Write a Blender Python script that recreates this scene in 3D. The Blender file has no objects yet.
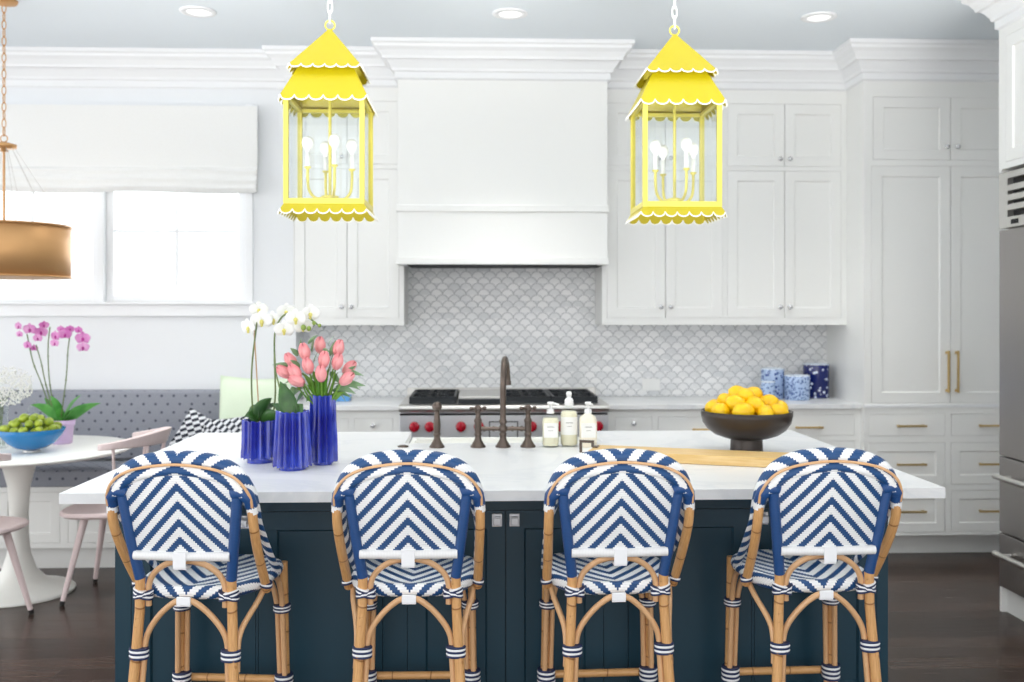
import bpy, math, random
from mathutils import Vector, Matrix
random.seed(7)
SC = bpy.context.scene
COL = SC.collection
PI = math.pi

# ------------------------------------------------------------------ camera
FPX, HZ, CAMZ = 960.0, 313.0, 1.46
YAW = math.atan(34.0 / 960.0)
cam_d = bpy.data.cameras.new('camera')
cam = bpy.data.objects.new('camera', cam_d)
COL.objects.link(cam)
cam.location = (0, 0, CAMZ)
cam.rotation_euler = (PI / 2, 0, -YAW)
cam_d.sensor_width = 36
cam_d.lens = FPX * 36 / 1024
cam_d.shift_y = -(341 - HZ) / 1024
cam_d.dof.use_dof = True
cam_d.dof.focus_distance = 2.75
cam_d.dof.aperture_fstop = 3.4
cam_d.clip_start = 0.05
SC.camera = cam

def at(px, py, Y):
    """world point on the plane Y = const seen at pixel (px, py)"""
    u, v = (px - 512) / FPX, (HZ - py) / FPX
    dx, dy = math.sin(YAW) + u * math.cos(YAW), math.cos(YAW) - u * math.sin(YAW)
    t = Y / dy
    return Vector((t * dx, Y, CAMZ + t * v))

# ------------------------------------------------------------------ world, lights, exposure
w = bpy.data.worlds.new('world'); SC.world = w; w.use_nodes = True
bg = w.node_tree.nodes['Background']
bg.inputs[0].default_value = (0.975, 0.985, 1.0, 1)
bg.inputs[1].default_value = 1.62

def area(name, loc, rot, sx, sy, power, color=(1, 1, 1)):
    d = bpy.data.lights.new(name, 'AREA'); d.shape = 'RECTANGLE'
    d.size, d.size_y, d.energy, d.color = sx, sy, power, color
    o = bpy.data.objects.new(name, d); COL.objects.link(o)
    o.location = loc; o.rotation_euler = rot
    return o
area('front_fill', (-0.3, -1.6, 2.2), (PI / 2 * 0.93, 0, 0), 5.5, 2.2, 34, (1, 0.985, 0.965))  # unseen area lamp added behind the camera as front fill
bl_ = area('ceiling_fill', (0.2, 0.9, 0.12), (PI / 2 + math.radians(50), 0, 0), 5.4, 0.6, 66, (1, 0.985, 0.965))  # added lamp near the floor, aimed up to brighten the ceiling
bl_.data.spread = math.radians(50)
for k_, x_ in enumerate((-2.5, 0.12, 2.0)):  # unseen spots added over the island for fill, without fixtures
    ld = bpy.data.lights.new('recessed_and_fill_spot', 'SPOT'); ld.energy = 20; ld.spot_size = math.radians(84); ld.spot_blend = 0.9; ld.shadow_soft_size = 0.08; ld.color = (1, 0.975, 0.94)
    lo_ = bpy.data.objects.new('recessed_and_fill_spot', ld); COL.objects.link(lo_); lo_.location = (x_, 3.75, 3.03)
area('window_daylight', (-3.0, 6.9, 1.9), (-PI / 2 * 0.92, 0, 0), 3.4, 1.4, 45, (0.93, 0.965, 1))
area('left_side_fill', (-5.2, 2.6, 1.9), (PI / 2, 0, -PI / 2), 3.6, 2.0, 30, (0.95, 0.975, 1))  # added out-of-view lamp filling from the left, no side windows built
SC.view_settings.view_transform = 'Standard'
SC.view_settings.look = 'None'
SC.view_settings.gamma = 1
SC.view_settings.use_curve_mapping = False
SC.view_settings.exposure = 0.20

# ------------------------------------------------------------------ node helpers
def lin(r, g, b):
    f = lambda c: (c / 255 / 12.92) if c / 255 <= 0.04045 else ((c / 255 + 0.055) / 1.055) ** 2.4
    return (f(r), f(g), f(b), 1)

class E:
    """small expression wrapper over Math nodes"""
    def __init__(s, nt, v): s.nt, s.v = nt, v
    def _op(s, op, *o):
        n = s.nt.nodes.new('ShaderNodeMath'); n.operation = op
        for i, x in enumerate((s,) + o):
            x = x.v if isinstance(x, E) else x
            if isinstance(x, (int, float)): n.inputs[i].default_value = x
            else: s.nt.links.new(x, n.inputs[i])
        return E(s.nt, n.outputs[0])
    def __add__(s, o): return s._op('ADD', o)
    def __sub__(s, o): return s._op('SUBTRACT', o)
    def __mul__(s, o): return s._op('MULTIPLY', o)
    def __truediv__(s, o): return s._op('DIVIDE', o)
    def abs(s): return s._op('ABSOLUTE')
    def floor(s): return s._op('FLOOR')
    def fract(s): return s._op('FRACT')
    def sin(s): return s._op('SINE')
    def sqrt(s): return s._op('SQRT')
    def lt(s, o): return s._op('LESS_THAN', o)
    def gt(s, o): return s._op('GREATER_THAN', o)
    def min(s, o): return s._op('MINIMUM', o)
    def max(s, o): return s._op('MAXIMUM', o)
    def mod(s, o): return s._op('FLOORED_MODULO', o)
    def ss(s, a, b):
        n = s.nt.nodes.new('ShaderNodeMapRange'); n.interpolation_type = 'SMOOTHSTEP'
        s.nt.links.new(s.v, n.inputs[0]); n.inputs[1].default_value = a; n.inputs[2].default_value = b
        return E(s.nt, n.outputs[0])

def mat(name, color=(0.8, 0.8, 0.8, 1), rough=0.5, metal=0.0, **kw):
    m = bpy.data.materials.new(name); m.use_nodes = True
    b = m.node_tree.nodes['Principled BSDF']
    b.inputs['Base Color'].default_value = color
    b.inputs['Roughness'].default_value = rough
    b.inputs['Metallic'].default_value = metal
    for k, v in kw.items(): b.inputs[k.replace('_', ' ')].default_value = v
    return m
def bs(m): return m.node_tree, m.node_tree.nodes['Principled BSDF']
def coords(nt, which='Object'):
    t = nt.nodes.new('ShaderNodeTexCoord'); s = nt.nodes.new('ShaderNodeSeparateXYZ')
    nt.links.new(t.outputs[which], s.inputs[0])
    return t.outputs[which], E(nt, s.outputs[0]), E(nt, s.outputs[1]), E(nt, s.outputs[2])
def comb(nt, x, y, z=0.0):
    n = nt.nodes.new('ShaderNodeCombineXYZ')
    for i, q in enumerate((x, y, z)):
        if isinstance(q, E): nt.links.new(q.v, n.inputs[i])
        else: n.inputs[i].default_value = q
    return n.outputs[0]
def mixc(nt, fac, a, b):
    n = nt.nodes.new('ShaderNodeMix'); n.data_type = 'RGBA'
    if isinstance(fac, E): nt.links.new(fac.v, n.inputs[0])
    else: n.inputs[0].default_value = fac
    for i, c in ((6, a), (7, b)):
        if isinstance(c, (tuple, list)): n.inputs[i].default_value = c
        else: nt.links.new(c, n.inputs[i])
    return n.outputs[2]
def noise(nt, vec, scale, detail=3.0, rough=0.5, dist=0.0):
    n = nt.nodes.new('ShaderNodeTexNoise'); n.inputs['Scale'].default_value = scale
    n.inputs['Detail'].default_value = detail; n.inputs['Roughness'].default_value = rough
    n.inputs['Distortion'].default_value = dist
    if vec is not None: nt.links.new(vec, n.inputs['Vector'])
    return E(nt, n.outputs[0])
def bump(nt, b, h, strength=0.3, dist=0.002):
    n = nt.nodes.new('ShaderNodeBump'); n.inputs['Strength'].default_value = strength
    n.inputs['Distance'].default_value = dist
    nt.links.new(h.v if isinstance(h, E) else h, n.inputs['Height'])
    nt.links.new(n.outputs[0], b.inputs['Normal'])
def setc(nt, b, c): nt.links.new(c, b.inputs['Base Color'])

# ------------------------------------------------------------------ materials
def paint(name, c, rough=0.45, bs_=0.02):
    m = mat(name, c, rough); nt, b = bs(m)
    v, x, y, z = coords(nt); bump(nt, b, noise(nt, v, 60), bs_, 0.001)
    return m
WALL = paint('wall_paint', lin(236, 238, 240), 0.7)
CEIL = paint('ceiling_paint', lin(232, 239, 244), 0.8)
CAB = paint('cabinet_paint', lin(243, 243, 240), 0.35)
TRIM = paint('trim_paint', lin(242, 243, 244), 0.4)
TEAL = paint('teal_paint', lin(22, 58, 74), 0.38)
PINK = paint('pale_pink_paint', lin(236, 216, 214), 0.45)
DARK = mat('dark_gap', lin(30, 30, 32), 0.7)
BLACK = mat('black_iron', lin(34, 38, 42), 0.45, 0.3)
RUBBER = mat('black_rubber', lin(20, 20, 20), 0.6)

def make_tile():
    m = mat('fish_scale_tile', rough=0.2); nt, b = bs(m)
    v, x, y, z = coords(nt)
    W = 0.077; h = W / 2
    X = x / W; Yy = z / h
    j = Yy.floor(); fy = Yy - j
    par = j.mod(2.0) * 0.5
    Xa = X + par
    ia = (Xa + 0.5).floor(); da = Xa - ia
    ra = ((da * 2) * (da * 2) + fy * fy).sqrt()
    ina = ra.lt(1.0)
    Xb = X + ((j + 1).mod(2.0) * 0.5)
    ib = (Xb + 0.5).floor(); db = Xb - ib
    fb = fy * -1 + 1
    rb = ((db * 2) * (db * 2) + fb * fb).sqrt()
    one = ina * -1 + 1
    idx = ia * ina + (ib + 0.37) * one
    idy = j * ina + (j + 1) * one
    # grout where near the boundary arc
    g = (ra - 1.0).abs().ss(0.035, 0.10)
    g2 = (rb - 1.0).abs().ss(0.02, 0.07)
    grout = g * (g2.max(ina))
    wn = nt.nodes.new('ShaderNodeTexWhiteNoise'); wn.noise_dimensions = '2D'
    nt.links.new(comb(nt, idx * 1.31, idy * 2.17), wn.inputs['Vector'])
    r = E(nt, wn.outputs[0])
    cloud = noise(nt, v, 3.2, 3)
    vein = noise(nt, v, 30, 4, 0.6, 1.0)
    t = r * 0.5 + (cloud - 0.5) * 0.9 + (vein - 0.5) * 0.35
    c = mixc(nt, t.ss(-0.45, 0.6), lin(214, 217, 219), lin(250, 250, 250))
    c = mixc(nt, grout, lin(190, 192, 194), c)
    setc(nt, b, c)
    nt.links.new((grout * -0.5 + 0.62 + r * 0.12).v, b.inputs['Roughness'])
    bump(nt, b, grout + (r - 0.5) * 0.6 * (fy + da) , 0.45, 0.0025)
    return m
TILE = make_tile()

def make_marble():
    m = mat('white_marble', rough=0.3); nt, b = bs(m)
    v, x, y, z = coords(nt)
    n = noise(nt, v, 1.6, 6, 0.6, 1.4)
    vein = (n - 0.5).abs().ss(0.0, 0.05)
    n2 = noise(nt, v, 4, 4)
    setc(nt, b, mixc(nt, vein * 0.5 + n2 * 0.5, lin(224, 226, 228), lin(240, 240, 239)))
    return m
MARBLE = make_marble()

def make_floor():
    m = mat('dark_walnut_planks', rough=0.3); nt, b = bs(m)
    v, x, y, z = coords(nt)
    PW, PL = 0.125, 1.7
    row = (y / PW).floor(); fy = y / PW - row
    wn = nt.nodes.new('ShaderNodeTexWhiteNoise'); wn.noise_dimensions = '1D'
    nt.links.new(row.v, wn.inputs['W']); ro = E(nt, wn.outputs[0])
    xx = x / PL + ro * 3.7; colm = xx.floor(); fx = xx - colm
    w2 = nt.nodes.new('ShaderNodeTexWhiteNoise'); w2.noise_dimensions = '2D'
    nt.links.new(comb(nt, colm, row), w2.inputs['Vector']); r = E(nt, w2.outputs[0])
    grain = noise(nt, comb(nt, x * 1.2 + r * 9, y * 22, 0.0), 3.0, 6, 0.62, 0.6)
    c = mixc(nt, (grain * 0.9 + r * 0.42 - 0.15).ss(0.05, 1.0), lin(34, 25, 21), lin(84, 66, 57))
    gap = fy.ss(0.0, 0.02) * (fy * -1 + 1).ss(0.0, 0.02) * fx.ss(0, 0.0016)
    setc(nt, b, mixc(nt, gap, lin(18, 13, 11), c))
    nt.links.new((grain * 0.2 + 0.14).v, b.inputs['Roughness'])
    bump(nt, b, gap + grain * 0.25, 0.25, 0.0015)
    return m
FLOOR = make_floor(); bs(FLOOR)[1].inputs['Specular IOR Level'].default_value = 0.2

NAVY, WEAVE_WHITE = lin(20, 72, 124), lin(242, 243, 243)
def make_weave(name, sgn, slope, period, phase, duty=0.47, row=0.0056, swap=False):
    """striped woven strands; UV in metres"""
    m = mat(name, rough=0.42); nt, b = bs(m)
    v, x, y, z = coords(nt, 'UV')
    yq = ((y / row).floor() + 0.5) * row
    t = ((yq + x.abs() * (sgn * slope)) / period + phase).fract()
    s = t.lt(duty)
    fr = (y / row).fract()
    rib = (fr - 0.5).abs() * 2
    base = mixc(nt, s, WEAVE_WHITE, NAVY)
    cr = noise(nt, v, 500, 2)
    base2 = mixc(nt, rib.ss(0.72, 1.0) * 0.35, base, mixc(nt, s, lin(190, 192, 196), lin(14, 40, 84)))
    setc(nt, b, base2)
    strand = (x / 0.004).fract()
    bump(nt, b, (rib * rib) * -1 + (strand - 0.5).abs() * 0.4, 0.6, 0.0015)
    return m
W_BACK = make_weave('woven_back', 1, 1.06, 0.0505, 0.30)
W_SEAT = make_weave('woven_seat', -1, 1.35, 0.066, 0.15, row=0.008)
W_HOOP = make_weave('woven_hoop', 0, 0, 0.05, 0.0)
def make_hoopweave(name, period, phase, skew, duty=0.5):
    m = mat(name, rough=0.42); nt, b = bs(m)
    v, x, y, z = coords(nt, 'UV')           # x = signed length from top centre, y = angle 0..1
    yq = ((y * 22).floor() + 0.5) / 22
    t = (x.abs() / period + yq * skew + phase).fract()
    s = t.lt(duty)
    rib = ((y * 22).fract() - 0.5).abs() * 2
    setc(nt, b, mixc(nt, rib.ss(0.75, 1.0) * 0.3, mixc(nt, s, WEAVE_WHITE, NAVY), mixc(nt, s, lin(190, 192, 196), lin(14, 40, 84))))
    bump(nt, b, rib * -1, 0.5, 0.001)
    return m
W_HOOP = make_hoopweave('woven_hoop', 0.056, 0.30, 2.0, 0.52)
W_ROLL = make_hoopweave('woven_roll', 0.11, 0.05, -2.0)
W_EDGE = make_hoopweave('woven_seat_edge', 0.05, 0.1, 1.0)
def make_wrap(name, c, dark):
    m = mat(name, c, 0.4); nt, b = bs(m)
    v, x, y, z = coords(nt, 'UV')
    f = ((x / 0.0042).fract() - 0.5).abs() * 2
    setc(nt, b, mixc(nt, f.ss(0.7, 1.0) * 0.5, c, dark))
    bump(nt, b, f * -1, 0.5, 0.001)
    return m
BLUE_WRAP = make_wrap('blue_wrap', lin(26, 74, 132), lin(16, 46, 90))
WHITE_WRAP = make_wrap('white_wrap', lin(244, 244, 243), lin(205, 205, 206))
NAVYM = mat('navy_cord', lin(28, 44, 84), 0.5)
WHITEM = mat('white_cord', lin(244, 245, 247), 0.5)

def make_rattan(name, c1, c2, node=True):
    m = mat(name, c1, 0.33); nt, b = bs(m)
    v, x, y, z = coords(nt, 'UV')           # x along length (m)
    o, ox, oy, oz = coords(nt)
    n = noise(nt, comb(nt, x * 6, y * 9), 4.0, 4, 0.6)
    c = mixc(nt, n.ss(0.3, 0.75), c1, c2)
    if node:
        wv = (x / 0.115 + noise(nt, o, 3.0, 1) * 1.4).fract()
        ring = (wv - 0.5).abs().ss(0.0, 0.035)
        c = mixc(nt, ring, lin(146, 96, 48), c)
        bump(nt, b, ring * -1 + n * 0.2, 0.4, 0.002)
        spots = noise(nt, o, 45.0, 2).ss(0.66, 0.74)
        c = mixc(nt, spots * 0.5, c, lin(150, 96, 50))
    setc(nt, b, c)
    return m
BAMBOO = make_rattan('bamboo_pole', lin(222, 174, 118), lin(196, 142, 86))
CANE = make_rattan('bent_cane', lin(222, 178, 134), lin(206, 160, 114), False)

def metal(name, c, rough, brushed=None):
    m = mat(name, c, rough, 1.0); nt, b = bs(m)
    if brushed:
        v, x, y, z = coords(nt)
        n = noise(nt, comb(nt, x * brushed[0], y * brushed[1], z * brushed[2]), 6.0, 4)
        nt.links.new((n * 0.22 + (rough - 0.1)).v, b.inputs['Roughness'])
        bump(nt, b, n, 0.06, 0.001)
    return m
STEEL = metal('brushed_stainless', lin(222, 222, 225), 0.36, (30, 30, 1)); bs(STEEL)[1].inputs['Metallic'].default_value = 0.75
STEEL_H = metal('satin_steel', lin(214, 212, 208), 0.38)
CHROME = mat('polished_nickel', lin(222, 222, 224), 0.18, 0.6)
FSTEEL = metal('refrigerator_stainless', lin(164, 160, 158), 0.36, (30, 30, 1))
BRASS = metal('satin_brass', lin(204, 176, 122), 0.3)
GOLD = mat('antique_gold', lin(205, 158, 106), 0.5, 0.55)
BRONZE = metal('oil_rubbed_bronze', lin(104, 93, 86), 0.32)

YELLOW = mat('yellow_enamel', lin(192, 176, 8), 0.45)
YELLOWP = mat('pale_yellow_enamel', lin(222, 208, 90), 0.35)
WHITEG = mat('white_enamel', lin(246, 246, 240), 0.35)
def make_glass(name, tint=(0.97, 0.985, 0.985, 1), f=0.12):
    m = bpy.data.materials.new(name); m.use_nodes = True; nt = m.node_tree
    for n in list(nt.nodes): nt.nodes.remove(n)
    out = nt.nodes.new('ShaderNodeOutputMaterial'); tr = nt.nodes.new('ShaderNodeBsdfTransparent')
    gl = nt.nodes.new('ShaderNodeBsdfGlossy'); mx = nt.nodes.new('ShaderNodeMixShader')
    fr = nt.nodes.new('ShaderNodeLayerWeight'); fr.inputs[0].default_value = 0.5
    tr.inputs[0].default_value = tint; gl.inputs['Roughness'].default_value = 0.02
    fc = E(nt, fr.outputs['Facing']); fc = (fc * fc * fc * fc) * 0.45 + 0.03; nt.links.new(fc.v, mx.inputs[0]); nt.links.new(tr.outputs[0], mx.inputs[1])
    nt.links.new(gl.outputs[0], mx.inputs[2]); nt.links.new(mx.outputs[0], out.inputs[0])
    return m
GLASS = make_glass('clear_glass')
AMBER = mat('pale_soap', lin(240, 233, 204), 0.2)
CREAM = mat('cream_soap', lin(244, 236, 216), 0.3)
COBALT = mat('cobalt_glaze', lin(44, 58, 176), 0.12, 0, Coat_Weight=1.0, Coat_Roughness=0.04)
nt, b = bs(COBALT)
v, x, y, z = coords(nt)
setc(nt, b, mixc(nt, noise(nt, v, 9, 3).ss(0.3, 0.7), lin(32, 38, 146), lin(54, 74, 190)))
SKYBLUE = mat('blue_lacquer', lin(22, 116, 176), 0.15)
BROWN = mat('dark_bronze_bowl', lin(58, 50, 45), 0.3, 0.3)
def fruit(name, a, c, sc=60):
    m = mat(name, a, 0.35); nt, b = bs(m); v, x, y, z = coords(nt)
    setc(nt, b, mixc(nt, noise(nt, v, 14, 3).ss(0.3, 0.7), a, c)); bump(nt, b, noise(nt, v, sc * 3, 2), 0.3, 0.001)
    return m
LEMON = fruit('lemon_peel', lin(248, 192, 2), lin(252, 206, 14))
LIME = fruit('lime_peel', lin(126, 150, 28), lin(176, 192, 60))
LEAF = fruit('dark_leaf', lin(40, 82, 34), lin(66, 112, 48))
LEAFP = fruit('orchid_leaf', lin(60, 140, 50), lin(100, 172, 80))
TLEAF = fruit('tulip_leaf', lin(78, 132, 32), lin(118, 160, 58))
EUCA = fruit('eucalyptus_leaf', lin(110, 150, 104), lin(146, 176, 134))
STEM = fruit('green_stem', lin(88, 112, 58), lin(116, 130, 76))
STAKE = fruit('bamboo_stake', lin(196, 160, 120), lin(176, 140, 100))
TULIP = fruit('pink_petal', lin(230, 122, 132), lin(244, 168, 168))
PETALW = mat('white_petal', lin(250, 250, 246), 0.5, 0, Subsurface_Weight=0.0)
PETALY = mat('yellow_throat', lin(224, 214, 120), 0.5)
PETALM = fruit('magenta_petal', lin(212, 110, 190), lin(238, 178, 224))
PETALD = mat('deep_magenta_lip', lin(186, 50, 150), 0.5)
BUD = mat('orchid_bud', lin(140, 164, 74), 0.5)
LILAC = mat('lilac_pot', lin(216, 190, 226), 0.5)
RED = mat('red_knob', lin(176, 16, 40), 0.22)
PAPER = mat('paper_label', lin(246, 245, 240), 0.6)
PLASTIC = mat('white_plastic', lin(240, 240, 238), 0.35)
INK = mat('label_ink', lin(170, 168, 160), 0.6)
SOIL = mat('bark', lin(92, 62, 44), 0.9)
BLUEBOX = mat('blue_box', lin(96, 158, 216), 0.5)
def fabric(name, c, c2, sc=260):
    m = mat(name, c, 0.85); nt, b = bs(m); v, x, y, z = coords(nt)
    n = noise(nt, v, sc, 2); setc(nt, b, mixc(nt, n, c, c2)); bump(nt, b, n, 0.4, 0.001)
    return m
MINT = fabric('mint_linen', lin(218, 236, 206), lin(234, 244, 224))
SHADE = fabric('linen_shade', lin(236, 236, 233), lin(244, 244, 242), 120)
SEATC = fabric('grey_seat_cloth', lin(176, 182, 196), lin(196, 202, 214))
def make_dots():
    m = mat('grey_dotted_cloth', rough=0.85); nt, b = bs(m); v, x, y, z = coords(nt)
    P, Q = 0.072, 0.05
    zy = z + y; row = (zy / Q).floor(); fz = (zy / Q).fract() - 0.5
    fx = (x / P + row.mod(2.0) * 0.5).fract() - 0.5
    d = ((fx * P) * (fx * P) + (fz * Q) * (fz * Q)).sqrt()
    n = noise(nt, v, 180, 3)
    c = mixc(nt, n, lin(134, 137, 147), lin(162, 165, 174))
    setc(nt, b, mixc(nt, d.ss(0.005, 0.011), lin(84, 88, 102), c)); bump(nt, b, n, 0.4, 0.001)
    return m
DOTS = make_dots()
def make_bw():
    m = mat('black_white_basket_print', rough=0.85); nt, b = bs(m); v, x, y, z = coords(nt)
    a, c = x + z, x - z
    i = (a / 0.055).floor(); k = (c / 0.05)
    t = (k + i.mod(2.0) * 0.5).fract()
    setc(nt, b, mixc(nt, t.lt(0.5), lin(36, 42, 56), lin(232, 234, 238)))
    return m
BW = make_bw()
def make_porcelain(name, deep, sc, thr, white_rim):
    m = mat(name, rough=0.14); nt, b = bs(m); v, x, y, z = coords(nt)
    vo = nt.nodes.new('ShaderNodeTexVoronoi'); vo.inputs['Scale'].default_value = sc; nt.links.new(v, vo.inputs['Vector'])
    d = E(nt, vo.outputs['Distance'])
    n = noise(nt, v, sc * 1.3, 3)
    if deep: c = mixc(nt, (d + n * 0.25).ss(thr - 0.03, thr + 0.03), lin(222, 230, 246), lin(18, 32, 100))
    else: c = mixc(nt, ((d - 0.30).abs() + n * 0.3).ss(thr - 0.04, thr + 0.04), lin(34, 66, 144), lin(176, 198, 230))
    setc(nt, b, mixc(nt, z.gt(white_rim), c, lin(226, 236, 246)))
    return m
OAK = None
def make_oak():
    m = mat('light_oak', rough=0.4); nt, b = bs(m); v, x, y, z = coords(nt)
    n = noise(nt, comb(nt, x * 2, y * 30, z * 30), 3, 5, 0.6)
    setc(nt, b, mixc(nt, n.ss(0.3, 0.7), lin(226, 184, 112), lin(240, 206, 146)))
    return m
OAK = make_oak()
LAMP = mat('lamp_lens', lin(250, 250, 250), 0.4)
bs(LAMP)[1].inputs['Emission Color'].default_value = (1, 0.98, 0.95, 1); bs(LAMP)[1].inputs['Emission Strength'].default_value = 0.6
BULB = mat('frosted_bulb', lin(250, 250, 248), 0.3)

# ------------------------------------------------------------------ mesh builder
class MB:
    def __init__(s): s.v, s.f, s.u, s.mi, s.sm = [], [], [], [], []
    def add(s, vs, fs, uv=None, mi=0, sm=False):
        o = len(s.v); s.v += [tuple(p) for p in vs]
        for k, f in enumerate(fs):
            s.f.append(tuple(i + o for i in f)); s.mi.append(mi); s.sm.append(sm)
            s.u.append(uv[k] if uv else None)
        return s
    def box(s, x0, x1, y0, y1, z0, z1, mi=0):
        vs = [(x, y, z) for x in (x0, x1) for y in (y0, y1) for z in (z0, z1)]
        return s.add(vs, [(0, 1, 3, 2), (4, 6, 7, 5), (0, 4, 5, 1), (2, 3, 7, 6), (0, 2, 6, 4), (1, 5, 7, 3)], mi=mi)
    def obox(s, c, ax, ay, az, mi=0):
        """box from a centre and three half-axis vectors"""
        c, ax, ay, az = map(Vector, (c, ax, ay, az))
        vs = [c + ax * i + ay * j + az * k for i in (-1, 1) for j in (-1, 1) for k in (-1, 1)]
        return s.add(vs, [(0, 1, 3, 2), (4, 6, 7, 5), (0, 4, 5, 1), (2, 3, 7, 6), (0, 2, 6, 4), (1, 5, 7, 3)], mi=mi)
    def tube(s, path, r, seg=10, closed=False, mi=0, u0=None, flat=1.0, caps=True, up=None):
        P = [Vector(p) for p in path]; n = len(P)
        R = r if isinstance(r, (list, tuple)) else [r] * n
        L = [0.0]
        for i in range(1, n): L.append(L[-1] + (P[i] - P[i - 1]).length)
        off = 0.0 if u0 is None else (L[-1] * u0)
        rings = []; nrm = None
        for i in range(n):
            if closed: t = P[(i + 1) % n] - P[i - 1]
            elif i == 0: t = P[1] - P[0]
            elif i == n - 1: t = P[-1] - P[-2]
            else: t = (P[i + 1] - P[i]).normalized() + (P[i] - P[i - 1]).normalized()
            t.normalize()
            if nrm is None:
                a = Vector(up) if up else (Vector((0, 0, 1)) if abs(t.z) < 0.9 else Vector((0, 1, 0)))
                nrm = (a - t * a.dot(t)).normalized()
            else: nrm = (nrm - t * nrm.dot(t)).normalized()
            bn = t.cross(nrm)
            rings.append([P[i] + (nrm * math.cos(2 * PI * k / seg) + bn * math.sin(2 * PI * k / seg) * flat) * R[i] for k in range(seg)])
        vs = [q for rg in rings for q in rg]; fs, uv = [], []
        m = n if closed else n - 1
        for i in range(m):
            j = (i + 1) % n
            for k in range(seg):
                k2 = (k + 1) % seg
                fs.append((i * seg + k, i * seg + k2, j * seg + k2, j * seg + k))
                a = L[i] - off; b_ = (L[j] if j else L[-1] + (P[0] - P[-1]).length) - off
                uv.append([(a, k / seg), (a, (k + 1) / seg), (b_, (k + 1) / seg), (b_, k / seg)])
        s.add(vs, fs, uv, mi, True)
        if not closed and caps:
            s.add(rings[0], [tuple(range(seg))], None, mi); s.add(rings[-1], [tuple(reversed(range(seg)))], None, mi)
        return s
    def lathe(s, prof, c=(0, 0, 0), seg=32, mi=0, fn=None, sm=True):
        c = Vector(c); vs, fs = [], []
        for (r, z) in prof:
            for k in range(seg):
                a = 2 * PI * k / seg; rr = fn(r, z, k, seg) if fn else r
                vs.append(c + Vector((rr * math.cos(a), rr * math.sin(a), z)))
        for i in range(len(prof) - 1):
            for k in range(seg):
                k2 = (k + 1) % seg
                fs.append((i * seg + k, i * seg + k2, (i + 1) * seg + k2, (i + 1) * seg + k))
        s.add(vs, fs, None, mi, sm)
        if prof[0][0] > 1e-6: s.add(vs[:seg], [tuple(reversed(range(seg)))], None, mi)
        if prof[-1][0] > 1e-6 and abs(prof[-1][0] - prof[0][0]) + abs(prof[-1][1] - prof[0][1]) > 1e-6:
            s.add(vs[-seg:], [tuple(range(seg))], None, mi)
        return s
    def ball(s, c, rx, ry=None, rz=None, seg=14, rings=8, mi=0):
        ry = ry or rx; rz = rz or rx; c = Vector(c); vs, fs = [], []
        for i in range(rings + 1):
            th = PI * i / rings
            for k in range(seg):
                a = 2 * PI * k / seg
                vs.append(c + Vector((rx * math.sin(th) * math.cos(a), ry * math.sin(th) * math.sin(a), -rz * math.cos(th))))
        for i in range(rings):
            for k in range(seg):
                k2 = (k + 1) % seg
                fs.append((i * seg + k, i * seg + k2, (i + 1) * seg + k2, (i + 1) * seg + k))
        return s.add(vs, fs, None, mi, True)
    def grid(s, fn, nu, nv, uvf=None, mi=0, sm=True):
        vs, fs, uv = [], [], []
        for j in range(nv + 1):
            for i in range(nu + 1): vs.append(fn(i / nu, j / nv))
        q = lambda i, j: j * (nu + 1) + i
        for j in range(nv):
            for i in range(nu):
                fs.append((q(i, j), q(i + 1, j), q(i + 1, j + 1), q(i, j + 1)))
                if uvf: uv.append([uvf(a / nu, b_ / nv) for a, b_ in ((i, j), (i + 1, j), (i + 1, j + 1), (i, j + 1))])
        return s.add(vs, fs, uv or None, mi, sm)
    def build(s, name, m, parent=None, bevel=0, solid=0, merge=False, off=0, subsurf=0):
        me = bpy.data.meshes.new(name); me.from_pydata(s.v, [], s.f)
        for q in (m if isinstance(m, (list, tuple)) else [m]): me.materials.append(q)
        me.polygons.foreach_set('material_index', s.mi); me.polygons.foreach_set('use_smooth', s.sm)
        if any(s.u):
            ul = me.uv_layers.new(name='UVMap'); k = 0
            for f, u in zip(s.f, s.u):
                for a in range(len(f)):
                    if u: ul.data[k].uv = u[a]
                    k += 1
        me.update()
        o = bpy.data.objects.new(name, me); COL.objects.link(o)
        if merge:
            md = o.modifiers.new('weld', 'WELD'); md.merge_threshold = 0.0001
        if solid:
            md = o.modifiers.new('solid', 'SOLIDIFY'); md.thickness = solid; md.offset = off
        if subsurf:
            md = o.modifiers.new('sub', 'SUBSURF'); md.levels = md.render_levels = subsurf
        if bevel:
            md = o.modifiers.new('bevel', 'BEVEL'); md.width = bevel; md.segments = 2; md.limit_method = 'ANGLE'
        if parent: o.parent = parent
        return o

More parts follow.
